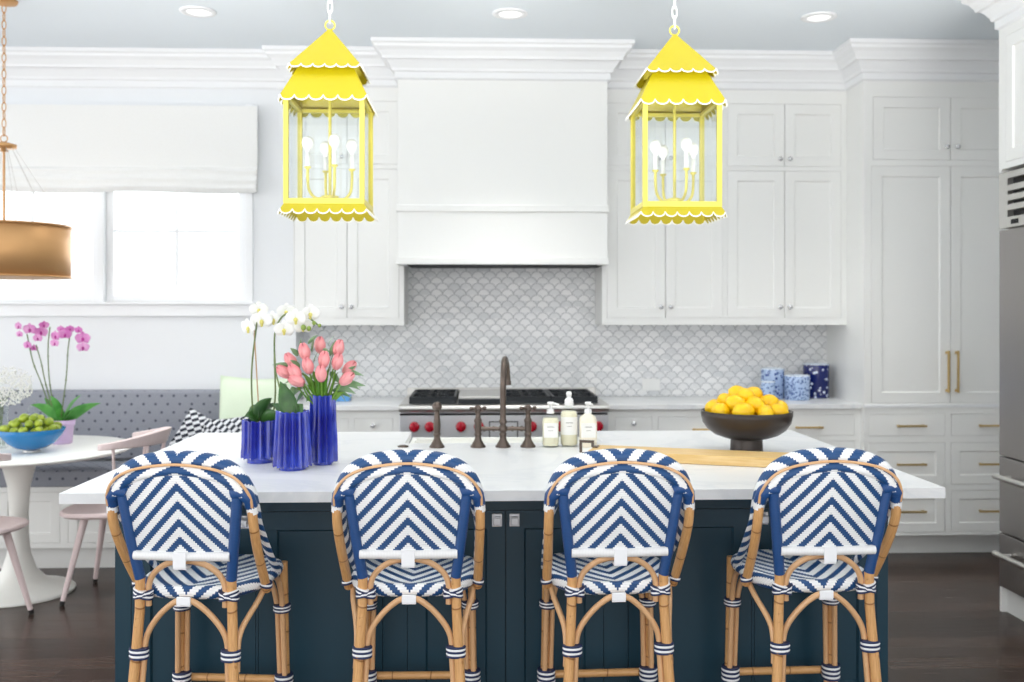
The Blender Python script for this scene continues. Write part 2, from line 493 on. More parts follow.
def thing(name, label, cat, loc=(0, 0, 0), rz=0, group=None):
    o = bpy.data.objects.new(name, None); COL.objects.link(o); o.empty_display_size = 0.05
    o.location = loc; o.rotation_euler = (0, 0, rz)
    o['label'] = label; o['category'] = cat
    if group: o['group'] = group
    return o
def tag(o, label, cat, group=None):
    o['label'] = label; o['category'] = cat
    if group: o['group'] = group
    return o
def struct(o): o['kind'] = 'structure'; return o
KIDS = {}
def copy_tree(o, parent=None):
    c = o.copy(); COL.objects.link(c)
    if parent: c.parent = parent
    for ch in [q for q in list(bpy.data.objects) if q.parent == o]: copy_tree(ch, c)
    return c
def copy_thing(o, loc, rz=None, label=None):
    c = copy_tree(o); c.location = loc
    if rz is not None: c.rotation_euler = (0, 0, rz)
    if label: c['label'] = label
    return c
def smooth(pts, n=6, closed=False):
    """Catmull-Rom through points"""
    P = [Vector(p) for p in pts]; out = []; N = len(P)
    for i in range(N if closed else N - 1):
        if closed: p0, p1, p2, p3 = P[i - 1], P[i], P[(i + 1) % N], P[(i + 2) % N]
        else: p0, p1, p2, p3 = P[max(i - 1, 0)], P[i], P[i + 1], P[min(i + 2, N - 1)]
        for k in range(n):
            t = k / n
            out.append(0.5 * ((2 * p1) + (p2 - p0) * t + (2 * p0 - 5 * p1 + 4 * p2 - p3) * t * t + (3 * p1 - p0 - 3 * p2 + p3) * t ** 3))
    if not closed: out.append(P[-1])
    return out

def shaker(mb, x0, x1, z0, z1, y, t=0.02, rail=0.055, rec=0.009, mi=0):
    """shaker front facing -Y with its face at y (front), thickness t"""
    a, b_ = rail, rail + 0.006
    def rect(d, yy): return [(x0 + d, yy, z0 + d), (x1 - d, yy, z0 + d), (x1 - d, yy, z1 - d), (x0 + d, yy, z1 - d)]
    R = [rect(0, y + t), rect(0, y), rect(a, y), rect(b_, y + rec)]
    vs = [p for r in R for p in r]; fs = [(3, 2, 1, 0)]
    fs = [(0, 3, 2, 1)]
    for i in range(3):
        for k in range(4):
            k2 = (k + 1) % 4
            fs.append((i * 4 + k, i * 4 + k2, (i + 1) * 4 + k2, (i + 1) * 4 + k))
    fs.append((12, 13, 14, 15))
    return mb.add(vs, fs, mi=mi)
def frame_face(mb, x0, x1, z0, z1, y, holes, t=0.02):
    """face frame at y with rectangular holes (non overlapping), built on a cut grid"""
    xs = sorted({x0, x1} | {h[0] for h in holes} | {h[1] for h in holes})
    zs = sorted({z0, z1} | {h[2] for h in holes} | {h[3] for h in holes})
    for i in range(len(xs) - 1):
        run = None
        for j in range(len(zs) - 1):
            cx, cz = (xs[i] + xs[i + 1]) / 2, (zs[j] + zs[j + 1]) / 2
            solid = not any(h[0] < cx < h[1] and h[2] < cz < h[3] for h in holes)
            if solid and run is None: run = zs[j]
            if not solid and run is not None: mb.box(xs[i], xs[i + 1], y, y + t, run, zs[j]); run = None
        if run is not None: mb.box(xs[i], xs[i + 1], y, y + t, run, zs[-1])

def knob(parent, x, y, z, m=None, r=0.014):
    mb = MB()
    pr = [(0.006, 0), (0.006, 0.012), (r, 0.016), (r, 0.024), (r * 0.6, 0.03), (0, 0.031)]
    vs = MB().lathe(pr, seg=12)
    for q in range(len(vs.v)): vx, vy, vz = vs.v[q]; vs.v[q] = (x + vx, y - vz, z + vy)
    return vs.build('knob', m or CHROME, parent)
def bar_pull(parent, x, y, z, L, vertical=False, m=None):
    mb = MB(); h = L / 2
    if vertical:
        mb.box(x - 0.006, x + 0.006, y - 0.034, y - 0.022, z - h, z + h)
        for s in (-1, 1): mb.box(x - 0.008, x + 0.008, y - 0.026, y, z + s * (h - 0.012) - 0.008, z + s * (h - 0.012) + 0.008)
    else:
        mb.box(x - h, x + h, y - 0.034, y - 0.022, z - 0.006, z + 0.006)
        for s in (-1, 1): mb.box(x + s * (h - 0.015) - 0.006, x + s * (h - 0.015) + 0.006, y - 0.026, y, z - 0.006, z + 0.006)
    return mb.build('pull', m or BRASS, parent, bevel=0.002)

def cabinet(name, label, cat, x0, x1, yf, yb, z0, z1, cells, group=None, m=None, toe=None, ends=None):
    """cells: (kind, x0, x1, z0, z1, hardware) in world coords; body is built locally around the base corner"""
    m = m or CAB
    t = thing(name, label, cat, (x0, yf, z0), 0, group)
    W, D, H = x1 - x0, yb - yf, z1 - z0
    body = MB(); body.box(0, W, 0.022, D, 0, H)
    hs = [(c[1] - x0, c[2] - x0, c[3] - z0, c[4] - z0) for c in cells]
    frame_face(body, 0, W, 0, H, 0, hs, 0.022)
    if toe: body.box(0.0, W, toe[1], D, -z0 + 0.001, 0)
    body.build('body', m, t)
    g = 0.0018
    for c in cells:
        kind = c[0]; a0, a1, b0, b1 = c[1] - x0 + g, c[2] - x0 - g, c[3] - z0 + g, c[4] - z0 - g
        d = MB()
        if kind == 'drawer_flat': d.box(a0, a1, 0.0, 0.02, b0, b1)
        else: shaker(d, a0, a1, b0, b1, 0.0, 0.02, 0.06 if kind != 'drawer' else 0.05)
        dn = 'drawer' if kind.startswith('drawer') else 'door'
        do = d.build(dn, m, t)
        for hw in c[5]:
            if hw[0] == 'k': knob(do, hw[1] - x0, 0, hw[2] - z0)
            elif hw[0] == 'h': bar_pull(do, hw[1] - x0, 0, hw[2] - z0, hw[3])
            elif hw[0] == 'v': bar_pull(do, hw[1] - x0, 0, hw[2] - z0, hw[3], True)
            elif hw[0] == 'latch':
                q = MB(); X, Z = hw[1] - x0, hw[2] - z0
                q.box(X - 0.017, X + 0.017, -0.004, 0.0, Z - 0.022, Z + 0.022)
                q.box(X - 0.007, X + 0.007, -0.02, -0.004, Z - 0.007, Z + 0.007)
                q.box(X - 0.012, X + 0.012, -0.028, -0.018, Z - 0.012, Z + 0.012)
                q.build('knob', CHROME, do, bevel=0.002)
    return t

# ================================================================== ROOM
CEILZ = 3.06
YW, YB = 6.00, 6.28            # window wall, tiled wall
XR = at(402, 0, 5.7).x
def X(px, Y): return at(px, 0, Y).x
def Z(py, Y, px=500): return at(px, py, Y).z
CX0 = X(290, 5.92)             # left end of the wall cabinets
XSTEP = CX0 + 0.02
PANX = X(864, 5.65)
struct(MB().box(-5.6, 3.6, -1.8, 6.7, -0.08, 0).build('floor', FLOOR))
struct(MB().box(-5.6, 3.6, -1.2, 6.7, CEILZ, CEILZ + 0.08).build('ceiling', CEIL))
# window wall with its opening
WX0, WX1, WZ0, WZ1 = -4.62, X(246, 6.0), Z(304, 6.0, 150), Z(190, 6.0, 150) + 0.10
wl = MB()
wl.box(-5.6, WX0, YW, YW + 0.25, 0, CEILZ); wl.box(WX1, XSTEP, YW, YB + 0.1, 0, CEILZ)
wl.box(WX0, WX1, YW, YW + 0.25, 0, WZ0); wl.box(WX0, WX1, YW, YW + 0.25, WZ1, CEILZ)
struct(wl.build('wall_left', WALL))
struct(MB().box(XSTEP, 3.6, YB, YB + 0.15, 0, CEILZ).build('wall_back', WALL))
struct(MB().box(3.30, 3.45, -1.2, YB, 0, CEILZ).build('wall_right', WALL))
# tile sheet
tl = tag(MB().box(XSTEP + 0.03, PANX, YB - 0.010, YB, 0.915, 1.95).build('tile_backsplash', TILE),
    'grey and white fish scale marble tile backsplash behind the range', 'backsplash')
tl['kind'] = 'structure'

# crown along all fronts
HX0, HX1, HY = X(397, 5.72), X(608, 5.72), 5.72
CABY, CX1 = 5.92, PANX
prof = [(0.14, 0), (0.14, -0.022), (0.126, -0.03), (0.122, -0.045), (0.10, -0.062), (0.082, -0.09), (0.078, -0.104), (0.06, -0.108),
        (0.048, -0.122), (0.03, -0.15), (0.026, -0.165), (0.014, -0.17), (0.014, -0.205), (0.0, -0.214)]
def crown(path, name, prof, ztop, m, close_back=0.005):
    mb = MB(); P = [Vector((p[0], p[1], 0)) for p in path]; n = len(P); rings = []
    for i in range(n):
        ns = []
        if i: d = (P[i] - P[i - 1]).normalized(); ns.append(Vector((d.y, -d.x, 0)))
        if i < n - 1: d = (P[i + 1] - P[i]).normalized(); ns.append(Vector((d.y, -d.x, 0)))
        nn = sum(ns, Vector()); nn.normalize(); k = 1 / max(0.3, nn.dot(ns[0]))
        rings.append([P[i] + nn * k * (o_) + Vector((0, 0, ztop + z_)) for (o_, z_) in prof] )
    m_ = len(prof)
    for i in range(n - 1):
        vs = rings[i] + rings[i + 1]
        mb.add(vs, [(k, k + 1, m_ + k + 1, m_ + k) for k in range(m_ - 1)])
    return mb.build(name, m, bevel=0)
struct(crown([(-5.6, YW), (CX0, YW), (CX0, CABY), (HX0, CABY), (HX0, HY), (HX1, HY), (HX1, CABY), (PANX, CABY), (PANX, 5.65), (3.3, 5.65)], 'trim_1', prof, CEILZ - 0.001, TRIM))

# ------------------------------------------------------------------ windows
def window(n, x0, x1):
    z0, z1 = WZ0, WZ1
    y = YW + 0.06
    o = thing('window_%d' % n, 'x', 'window', ((x0 + x1) / 2, y, z0)); del o['label']; del o['category']; o['kind'] = 'structure'
    h = (x1 - x0) / 2; H = z1 - z0; f = 0.045
    mb = MB(); mb.box(-h, -h + f, 0, 0.05, 0, H); mb.box(h - f, h, 0, 0.05, 0, H)
    mb.box(-h + f, h - f, 0, 0.05, 0, f * 1.2); mb.box(-h + f, h - f, 0, 0.05, H - f, H)
    mb.build('window_frame', TRIM, o, bevel=0.003)
    q = MB(); q.box(-0.009, 0.009, 0.012, 0.035, f * 1.2, H - f)
    zz = Z(231, y, 150) - z0
    q.box(-h + f, -0.009, 0.012, 0.035, zz - 0.008, zz + 0.008); q.box(0.009, h - f, 0.012, 0.035, zz - 0.008, zz + 0.008)
    q.build('muntin', TRIM, o)
    MB().box(-h + f, h - f, 0.022, 0.026, f * 1.2, H - f).build('window_pane', GLASS, o)
    return o
xs = [X(246, 6.06), X(103, 6.06), X(-40, 6.06), X(-183, 6.06)]
for i in range(3): window(i + 1, max(xs[i + 1] + 0.02, WX0), xs[i] - (0.0 if i == 0 else 0.02))
tr = MB()
for i in (1, 2): tr.box(xs[i] - 0.019, xs[i] + 0.019, YW + 0.02, YW + 0.11, WZ0, WZ1)
tr.box(WX1 + 0.0, WX1 + 0.045, YW - 0.02, YW, WZ0 - 0.07, 2.75)                      # right casing
tr.box(-5.0, WX1 + 0.045, YW - 0.022, YW, WZ0 - 0.075, WZ0 - 0.004)                     # apron
tr.box(-5.0, WX1 + 0.06, YW - 0.04, YW + 0.05, WZ0 - 0.004, WZ0 + 0.012)                # stool sill
struct(tr.build('trim_2', TRIM, bevel=0.003))
# roman shade
ry = YW - 0.075
sh = thing('roman_shade', 'wide pale linen roman shade folded up above the window', 'window shade', (0, ry, 0))
sx0, sx1 = -4.75, X(257, ry)
zt, zb = Z(108, ry), Z(194, ry)
mb = MB()
zf = [zt, Z(172, ry), Z(176, ry), Z(181, ry), Z(186, ry), Z(194, ry)]
mb.box(sx0, sx1, 0.0, 0.012, zf[1] - 0.01, zt)
mb.build('shade_cloth', SHADE, sh)
mb = MB()
pf = [(0.0, zf[1] + 0.02), (-0.02, zf[1]), (-0.012, zf[2]), (-0.03, zf[3]), (-0.02, zf[4]), (-0.034, zf[4] - 0.02), (-0.012, zf[5]), (0.01, zf[5] + 0.004), (0.012, zf[1])]
def shf(u, v):
    k = min(int(v * (len(pf) - 1)), len(pf) - 2); t = v * (len(pf) - 1) - k
    yy = pf[k][0] * (1 - t) + pf[k + 1][0] * t; zz = pf[k][1] * (1 - t) + pf[k + 1][1] * t
    return (sx0 + (sx1 - sx0) * u, yy + 0.004 * math.sin(u * 40) * (1 if 0 < v < 1 else 0), zz + 0.006 * math.sin(u * 23 + v * 3) * (1 if 0.1 < v < 0.9 else 0))
mb.grid(shf, 60, 24); mb.build('shade_fold', SHADE, sh)
MB().box(sx0 + 0.02, sx1 - 0.02, 0.012, 0.075, zt - 0.03, zt).build('headrail', TRIM, sh)

# ------------------------------------------------------------------ wall cabinets
def zz(py, Y): return Z(py, Y, 500)
U = CABY
def zc(py): return Z(py, U, 700)
zbot = zc(325)
def wall_pair(cells_x, x0, x1, name, label, group):
    cells = []
    a, m_, b_ = cells_x
    for (p0, p1, s) in ((a, m_, 1), (m_, b_, -1)):
        hx = m_ - 0.03 if s == 1 else m_ + 0.03
        cells.append(('door', p0, p1, zc(166), zc(103.5), [('k', hx, zc(162) + 0.02)]))
        cells.append(('door', p0, p1, zc(318), zc(170.5), [('k', hx, zc(307))]))
    return cabinet(name, label, 'cabinet', x0, x1, U, YB - 0.001 if x0 > XSTEP else YB - 0.001, zbot, CEILZ - 0.002, cells, group)
e0, e1 = X(404, U), X(602, U)
x724 = X(724.5, U)
c = wall_pair((X(294, U), X(347, U), X(399, U)), CX0 + 0.021, e0, 'wall_cabinet', 'white wall cabinet left of the range hood, above the pink tulips', 'white wall cabinets')
wall_pair((X(607, U), X(665.5, U), X(722.5, U)), e1, x724, 'wall_cabinet', 'white wall cabinet right of the hood, partly behind a yellow lantern', 'white wall cabinets')
wall_pair((X(727.5, U), X(784.5, U), X(841, U)), x724 + 0.001, PANX, 'wall_cabinet', 'white wall cabinet between the right lantern and the tall pantry', 'white wall cabinets')

# hood
hd = thing('range_hood', 'large plain white panelled range hood above the stainless range', 'range hood', (0, HY, 0))
hz0 = zz(264.5, HY)
mb = MB()
mb.box(HX0 + 0.004, HX1 - 0.004, 0, CABY - HY, zz(258, HY), CEILZ - 0.002)
mb.box(HX0 + 0.06, HX1 - 0.06, CABY - HY, YB - HY - 0.011, hz0 + 0.05, CEILZ - 0.5)
mb.build('body', CAB, hd, bevel=0.002)
MB().box(HX0 - 0.006, HX1 + 0.006, -0.014, CABY - HY - 0.001, zz(212, HY), zz(206, HY) + 0.005).build('ledge', CAB, hd, bevel=0.004)
q = MB(); q.box(HX0 - 0.006, HX1 + 0.006, -0.014, 0.03, hz0, zz(258, HY)); q.box(HX0 - 0.006, HX0 + 0.05, 0.03, CABY - HY - 0.001, hz0, zz(258, HY)); q.box(HX1 - 0.05, HX1 + 0.006, 0.03, CABY - HY - 0.001, hz0, zz(258, HY))
q.build('ledge', CAB, hd, bevel=0.003)
q = MB(); q.box(HX0 + 0.051, HX1 - 0.051, 0.031, YB - HY - 0.012, hz0 + 0.003, hz0 + 0.05)
for k in range(3): q.box(-0.40 + 0.40 * k, -0.04 + 0.40 * k, 0.12, 0.40, hz0 - 0.001, hz0 + 0.003)
q.build('filter_insert', DARK, hd)

# pantry
P_ = 5.65
def zp(py): return Z(py, P_, 920)
def xp(px): return X(px, P_)
yb_, z412 = P_, zp(408)
cells = [('door', xp(873), xp(950.5), zp(160), zp(97), [('k', xp(946), zp(147))]), ('door', xp(950.5), xp(1028), zp(160), zp(97), [('k', xp(956.5), zp(147))]),
         ('door', xp(871.5), xp(950.5), zp(403), zp(166), [('v', xp(946.5), zp(371.5), 0.25)]), ('door', xp(950.5), xp(1030), zp(403), zp(166), [('v', xp(956), zp(371.5), 0.25)])]
for (y0, y1, k) in ((436, 414, 'drawer_flat'), (484.5, 442.5, 'drawer'), (532, 490.5, 'drawer')):
    hy = {436: 425.5, 484.5: 464, 532: 511}[y0]
    cells += [(k, xp(868.5), xp(945), zp(y0), zp(y1), [('h', xp(910), zp(hy), 0.18)]), (k, xp(951), xp(1030), zp(y0), zp(y1), [('h', xp(992), zp(hy), 0.18)])]
cabinet('pantry_cabinet', 'tall white pantry cabinet with long brass pulls beside the refrigerator', 'cabinet', PANX, 3.299, P_, YB, 0.13, CEILZ - 0.002, cells, toe=(0, 0.10))
MB().box(PANX - 0.004, 3.299, P_ - 0.008, P_, zp(407.5), zp(404.5)).build('trim_3', TRIM)['kind'] = 'structure'

# base cabinets along the tiled wall
B_ = 5.70
def zb_(py): return Z(py, B_, 700)
def xb(px): return X(px, B_)
rx0, rx1 = X(399.5, 5.62), X(608, 5.62)
cells = [('drawer_flat', xb(615), xb(652), zb_(430.5), zb_(416.5), [('k', xb(633.5), zb_(423))]), ('door', xb(615), xb(652), 0.15, zb_(435), []),
         ('drawer_flat', xb(658), xb(770), zb_(436), zb_(416.5), [('h', xb(703), zb_(429), 0.14)]), ('drawer', xb(658), xb(770), 0.46, zb_(441), []), ('drawer', xb(658), xb(770), 0.15, 0.44, []),
         ('drawer_flat', xb(776), xb(854.5), zb_(436), zb_(415), [('h', xb(808), zb_(427.5), 0.17)]), ('drawer', xb(776), xb(854.5), 0.46, zb_(441.5), [('h', xb(815), 0.55, 0.17)]), ('drawer', xb(776), xb(854.5), 0.15, 0.44, [])]
cabinet('base_cabinet', 'white base cabinet with drawers, right of the stainless range', 'cabinet', rx1 + 0.004, PANX - 0.001, B_, YB - 0.011, 0.13, 0.884, cells, toe=(0, 0.08))
bl0 = CX0 + 0.05
cells = [('drawer_flat', xb(354), xb(393), zb_(433), zb_(417), [('k', xb(373), zb_(424))]), ('door', xb(354), xb(393), 0.15, zb_(437), []),
         ('drawer_flat', xb(303), xb(348.5), zb_(433), zb_(417), []), ('door', xb(303), xb(348.5), 0.15, zb_(437), [])]
cabinet('base_cabinet', 'white base cabinet left of the range, behind the blue vases', 'cabinet', bl0, rx0 - 0.004, B_, YB - 0.011, 0.13, 0.884, cells, toe=(0, 0.08))
tag(MB().box(rx1 + 0.004, PANX - 0.001, B_ - 0.025, YB - 0.011, 0.885, 0.915).build('countertop', MARBLE, bevel=0.003), 'white marble countertop right of the range, under the canisters', 'countertop')
tag(MB().box(bl0 - 0.01, rx0 - 0.004, B_ - 0.025, YB - 0.011, 0.885, 0.915).build('countertop', MARBLE, bevel=0.003), 'white marble countertop left of the range, behind the tulips', 'countertop')
tag(MB().box(X(642, 6.27), X(660, 6.27), YB - 0.018, YB - 0.0102, Z(391, 6.27), Z(379, 6.27)).build('outlet_plate', PLASTIC, bevel=0.002), 'white outlet cover on the tile right of the range', 'outlet')
tag(MB().box(-0.07, 0.045, -0.06, 0.06, 0, 0.035).build('book', BLUEBOX, bevel=0.003), 'light blue book lying on the counter behind the tulips', 'book').location = (X(343, 6.0), 6.0, 0.9152)

# ------------------------------------------------------------------ range
rg = thing('range', 'wide stainless steel gas range with red knobs under the white hood', 'stove', (0, 0, 0))
RY = 5.62
mb = MB(); mb.box(rx0, rx1, RY + 0.03, YB - 0.012, 0.10, 0.905); mb.box(rx0 + 0.05, rx1 - 0.05, RY + 0.1, YB - 0.05, 0.001, 0.10); mb.build('body', STEEL, rg, bevel=0.003)
mb = MB(); mb.box(rx0, rx1, RY - 0.03, YB - 0.012, 0.906, 0.926); mb.tube([(rx0, RY - 0.03, 0.905), (rx1, RY - 0.03, 0.905)], 0.021, 14); mb.build('cooktop', STEEL_H, rg)
MB().box(rx0 + 0.002, rx1 - 0.002, RY - 0.006, RY + 0.03, zz(415, RY), zz(413.6, RY)).build('vent_slot', DARK, rg)
MB().box(rx0, rx1, RY - 0.01, RY + 0.03, zz(444, RY), zz(415, RY)).build('control_panel', STEEL, rg, bevel=0.003)
for px in (414.7, 430, 461, 479, 531.5, 548, 560, 597.5):
    k = MB().lathe([(0.026, 0), (0.026, 0.006), (0.031, 0.01), (0.029, 0.034), (0.024, 0.042), (0, 0.044)], seg=20)
    kx, kz = X(px, RY), zz(426, RY)
    k.box(-0.005, 0.005, -0.027, 0.027, 0.044, 0.052)
    k.v = [(kx + a, RY - 0.0105 - c_, kz + b2) for a, b2, c_ in k.v]
    k.build('knob', RED, rg)
mb = MB(); px0, px1, pz0, pz1 = X(489, RY), X(518, RY), zz(438, RY), zz(421, RY)
for (a, b2, c_, d_) in ((px0, px1, pz1 - 0.006, pz1), (px0, px1, pz0, pz0 + 0.006), (px0, px0 + 0.006, pz0, pz1), (px1 - 0.006, px1, pz0, pz1)): mb.box(a, b2, RY - 0.014, RY - 0.010, c_, d_)
mb.build('badge', DARK, rg)
for (a, b2) in ((rx0 + 0.02, rx0 + 0.78), (rx0 + 0.80, rx1 - 0.02)):
    d_ = MB(); d_.box(a, b2, RY - 0.005, RY + 0.029, 0.14, zz(446, RY)); d_.build('oven_door', STEEL, rg, bevel=0.004)
    hbar = MB(); hbar.tube([(a + 0.04, RY - 0.05, 0.66), (b2 - 0.04, RY - 0.05, 0.66)], 0.012)
    for s in (a + 0.07, b2 - 0.07): hbar.tube([(s, RY - 0.05, 0.66), (s, RY - 0.004, 0.66)], 0.008)
    hbar.build('handle', STEEL_H, rg)
def grate(pa, pb, wells):
    x0, x1 = X(pa, RY + 0.02), X(pb, RY + 0.02); y0, y1 = RY + 0.03, YB - 0.07
    mb = MB(); z0, z1 = 0.945, 0.968
    mb.box(x0, x1, y0, y0 + 0.018, 0.927, z1); mb.box(x0, x1, y1 - 0.018, y1, 0.927, z1)
    mb.box(x0, x0 + 0.016, y0 + 0.018, y1 - 0.018, 0.927, z1); mb.box(x1 - 0.016, x1, y0 + 0.018, y1 - 0.018, 0.927, z1)
    mb.box(x0 + 0.02, x1 - 0.02, y0 + 0.02, y1 - 0.02, 0.926, 0.93)
    ym = (y0 + y1) / 2; mb.box(x0 + 0.016, x1 - 0.016, ym - 0.008, ym + 0.008, z0, z1)
    for i in range(wells):
        xa = x0 + (x1 - x0) * i / wells; xb_ = x0 + (x1 - x0) * (i + 1) / wells
        if i: mb.box(xa - 0.007, xa + 0.007, y0 + 0.018, y1 - 0.018, z0, z1)
        for (ya, yb2) in ((y0, ym), (ym, y1)):
            cx, cy = (xa + xb_) / 2, (ya + yb2) / 2
            mb.lathe([(0.045, 0.93), (0.045, 0.945), (0.03, 0.95), (0, 0.95)], (cx, cy, 0), 20)
            for q_ in range(8):
                an = q_ * PI / 4 + PI / 8; l = 0.06
                c0 = Vector((cx + math.cos(an) * (0.035 + l / 2), cy + math.sin(an) * (0.035 + l / 2), 0.96))
                mb.obox(c0, (math.cos(an) * l / 2, math.sin(an) * l / 2, 0), (-math.sin(an) * 0.005, math.cos(an) * 0.005, 0), (0, 0, 0.008))
    mb.build('grate', BLACK, rg)
grate(409, 456.5, 1); grate(503, 551, 1); grate(551.8, 598, 1)
mb = MB(); a, b2 = X(458, RY), X(501.5, RY)
mb.box(a, b2, RY + 0.07, YB - 0.09, 0.927, 0.968); mb.build('griddle', STEEL_H, rg, bevel=0.004)
MB().box(a, b2, RY + 0.0, RY + 0.069, 0.927, 0.955).build('griddle_tray', BLACK, rg, bevel=0.003)
mb = MB(); mb.box(rx0, rx1, YB - 0.06, YB - 0.013, 0.927, 0.975); mb.build('island_trim', STEEL_H, rg, bevel=0.003).name = 'back_trim'

# ------------------------------------------------------------------ refrigerator wall
FY = 4.62; FX = X(999, FY)
fr = thing('refrigerator', 'built-in stainless steel refrigerator with vent grille at the right edge', 'refrigerator', (FX, FY, 0))
fb = MB(); fb.box(0.035, 0.74, -1.2, -0.025, 0.13, 2.14); fb.box(0.12, 0.74, -1.2, -0.07, 0.0, 0.13); fb.build('body', FSTEEL, fr)
def fz(py, px=1010): 
    Y = FY - 0.02; return CAMZ + (HZ - py) * Y / 960
zA, zB_, zC, zD, zE = 0.125, fz(536, 998), fz(458, 998), fz(229, 1000), 2.14
for (nm, a, b2) in (('freezer_drawer', zA, zB_ - 0.006), ('freezer_drawer', zB_, zC - 0.006), ('door', zC, zD)):
    d_ = MB().box(0.0, 0.034, -1.2, -0.001, a, b2).build(nm, FSTEEL, fr, bevel=0.004)
    if nm != 'door':
        hb = MB(); hz = b2 - 0.09
        hb.tube([(-0.05, -1.15, hz), (-0.05, -0.05, hz)], 0.014, 12)
        for yy in (-1.1, -0.10): hb.tube([(-0.05, yy, hz), (0.0, yy, hz)], 0.009)
        hb.build('handle', STEEL_H, d_)
    else:
        hb = MB(); hb.tube([(-0.05, -1.1, 0.95), (-0.05, -1.1, 1.7)], 0.014, 12)
        for z_ in (1.0, 1.65): hb.tube([(-0.05, -1.1, z_), (0.0, -1.1, z_)], 0.009)
        hb.build('handle', STEEL_H, d_)
gr = MB(); gr.box(0.03, 0.04, -1.2, -0.04, zD + 0.012, zE); gr.build('grille_back', DARK, fr)
gr = MB(); gz0, gz1 = zD + 0.01, zE
gr.box(0.0, 0.03, -0.075, -0.001, gz0, gz1); gr.box(0.0, 0.03, -1.2, -0.075, gz1 - 0.03, gz1); gr.box(0.0, 0.03, -1.2, -0.075, gz0, gz0 + 0.05)
n_ = 4
for i in range(1, n_):
    zc_ = gz0 + 0.05 + (gz1 - gz0 - 0.08) * i / n_
    gr.box(0.0, 0.03, -1.2, -0.075, zc_ - 0.014, zc_ + 0.014)
gr.build('grille', STEEL_H, fr)
bd = MB()
for k in range(3): bd.box(-0.003, 0.0, -0.125 - k * 0.022, -0.109 - k * 0.022, gz0 + 0.014, gz0 + 0.036)
bd.build('badge', DARK, fr)
# surround: end panel and cabinet above
en = thing('refrigerator_surround', 'white panelled cabinet with crown above the stainless refrigerator', 'cabinet', (FX, FY, 0))
sp_ = MB(); sp_.box(0.036, 0.74, -0.018, 0.0, 0.0, 2.15); sp_.box(0.004, 0.036, -0.018, 0.0, 0.0, 0.12); sp_.box(0.0, 0.74, -0.018, 0.0, 2.15, CEILZ - 0.002); sp_.build('side_panel', CAB, en)
MB().box(0.03, 0.06, -0.20, -0.0185, 0.0, 0.118).build('toe_kick', CAB, en)
mb = MB(); mb.box(0.022, 0.74, -1.2, -0.019, 2.16, CEILZ - 0.002); mb.box(0.0, 0.0219, -1.2, -0.019, 2.16, 2.19); mb.box(0.0, 0.0219, -1.2, -0.019, 2.80, CEILZ - 0.002); mb.box(0.0, 0.0219, -0.06, -0.019, 2.19, 2.80)
mb.box(0.0, 0.0219, -0.62, -0.60, 2.19, 2.80)
mb.build('body', CAB, en)
for (a, b2) in ((-0.598, -0.062), (-1.19, -0.622)):
    d_ = MB(); shaker(d_, a, b2, 2.192, 2.798, 0.0, 0.02)
    d_.v = [(y_, x_, z_) for x_, y_, z_ in d_.v]; d_.f = [tuple(reversed(f)) for f in d_.f]
    d_.build('door', CAB, en)
cr = crown([(3.29 - FX, 0.0), (0, 0.0), (0, -1.2)], 'crown', prof, CEILZ - 0.001, TRIM)
# outward is to the left of this path: flip
cr.data.flip_normals(); cr.parent = en

# ================================================================== ISLAND
IT = 0.915
def top(px, py, z=IT):
    """world point on the height z seen at a pixel"""
    u, v = (px - 512) / FPX, (HZ - py) / FPX
    t = (z - CAMZ) / v
    return Vector((t * (math.sin(YAW) + u * math.cos(YAW)), t * (math.cos(YAW) - u * math.sin(YAW)), z))
pL, pR = top(59.5, 493.3), top(946, 488)
IX0, IX1 = pL.x, pR.x; IY0 = (pL.y + pR.y) / 2; IY1 = 4.42
sx0_, sx1_, sy0 = X(411, 4.4), X(592, 4.4), 4.03
mb = MB()
mb.box(IX0, IX1, IY0, sy0, IT - 0.032, IT); mb.box(IX0, sx0_, sy0, IY1, IT - 0.032, IT); mb.box(sx1_, IX1, sy0, IY1, IT - 0.032, IT)
it = mb.build('island_countertop', MARBLE, merge=False)
tag(it, 'large white marble island countertop with four stools along it', 'countertop')
# farmhouse sink
sk = MB(); a, b2, c_, d_ = sx0_ + 0.002, sx1_ - 0.002, sy0 + 0.002, IY1 + 0.03
zt_ = IT - 0.034; w_ = 0.022
sk.box(a, b2, c_, c_ + w_, 0.66, zt_ ); sk.box(a, b2, d_ - w_, d_, 0.66, zt_ + 0.004); sk.box(a, a + w_, c_ + w_, d_ - w_, 0.66, zt_); sk.box(b2 - w_, b2, c_ + w_, d_ - w_, 0.66, zt_)
sk.box(a + w_, b2 - w_, c_ + w_, d_ - w_, 0.66, 0.69)
tag(sk.build('farmhouse_sink', WHITEG, bevel=0.004), 'white apron front sink set in the range side of the island', 'sink')
# base cabinets of the island
IBY = 3.20
def xi(px): return X(px, IBY)
def zi(py): return Z(py, IBY, 500)
bx0, bx1 = xi(115), xi(888)
zl, zh = 0.13, IT - 0.034
cells = []
g_ = [(131, 193.5, 243, 0), (193.5, 256, 243, 1), (262, 322, 0, 0), (322, 383, 0, 0), (407, 505.5, 497, 1), (506.5, 604, 514.5, 1), (628, 690, 0, 0), (690, 750, 762, 0), (754, 816, 762, 1), (816, 877, 0, 0)]
doors = [(131, 256, 245), (258, 383, 0), (407, 505.6, 497), (505.6, 604, 514.5), (628, 752, 0), (754, 877, 763)]
for (p0, p1, k) in doors:
    cells.append(('door', xi(p0), xi(p1), zl + 0.02, zi(510), [('latch', xi(k), zi(520))] if k else []))
isl = cabinet('kitchen_island', 'dark teal panelled kitchen island base behind the four stools', 'kitchen island', bx0, bx1, IBY, 4.44 - 0.04, zl, zh, cells, m=TEAL, toe=(0, 0.0))
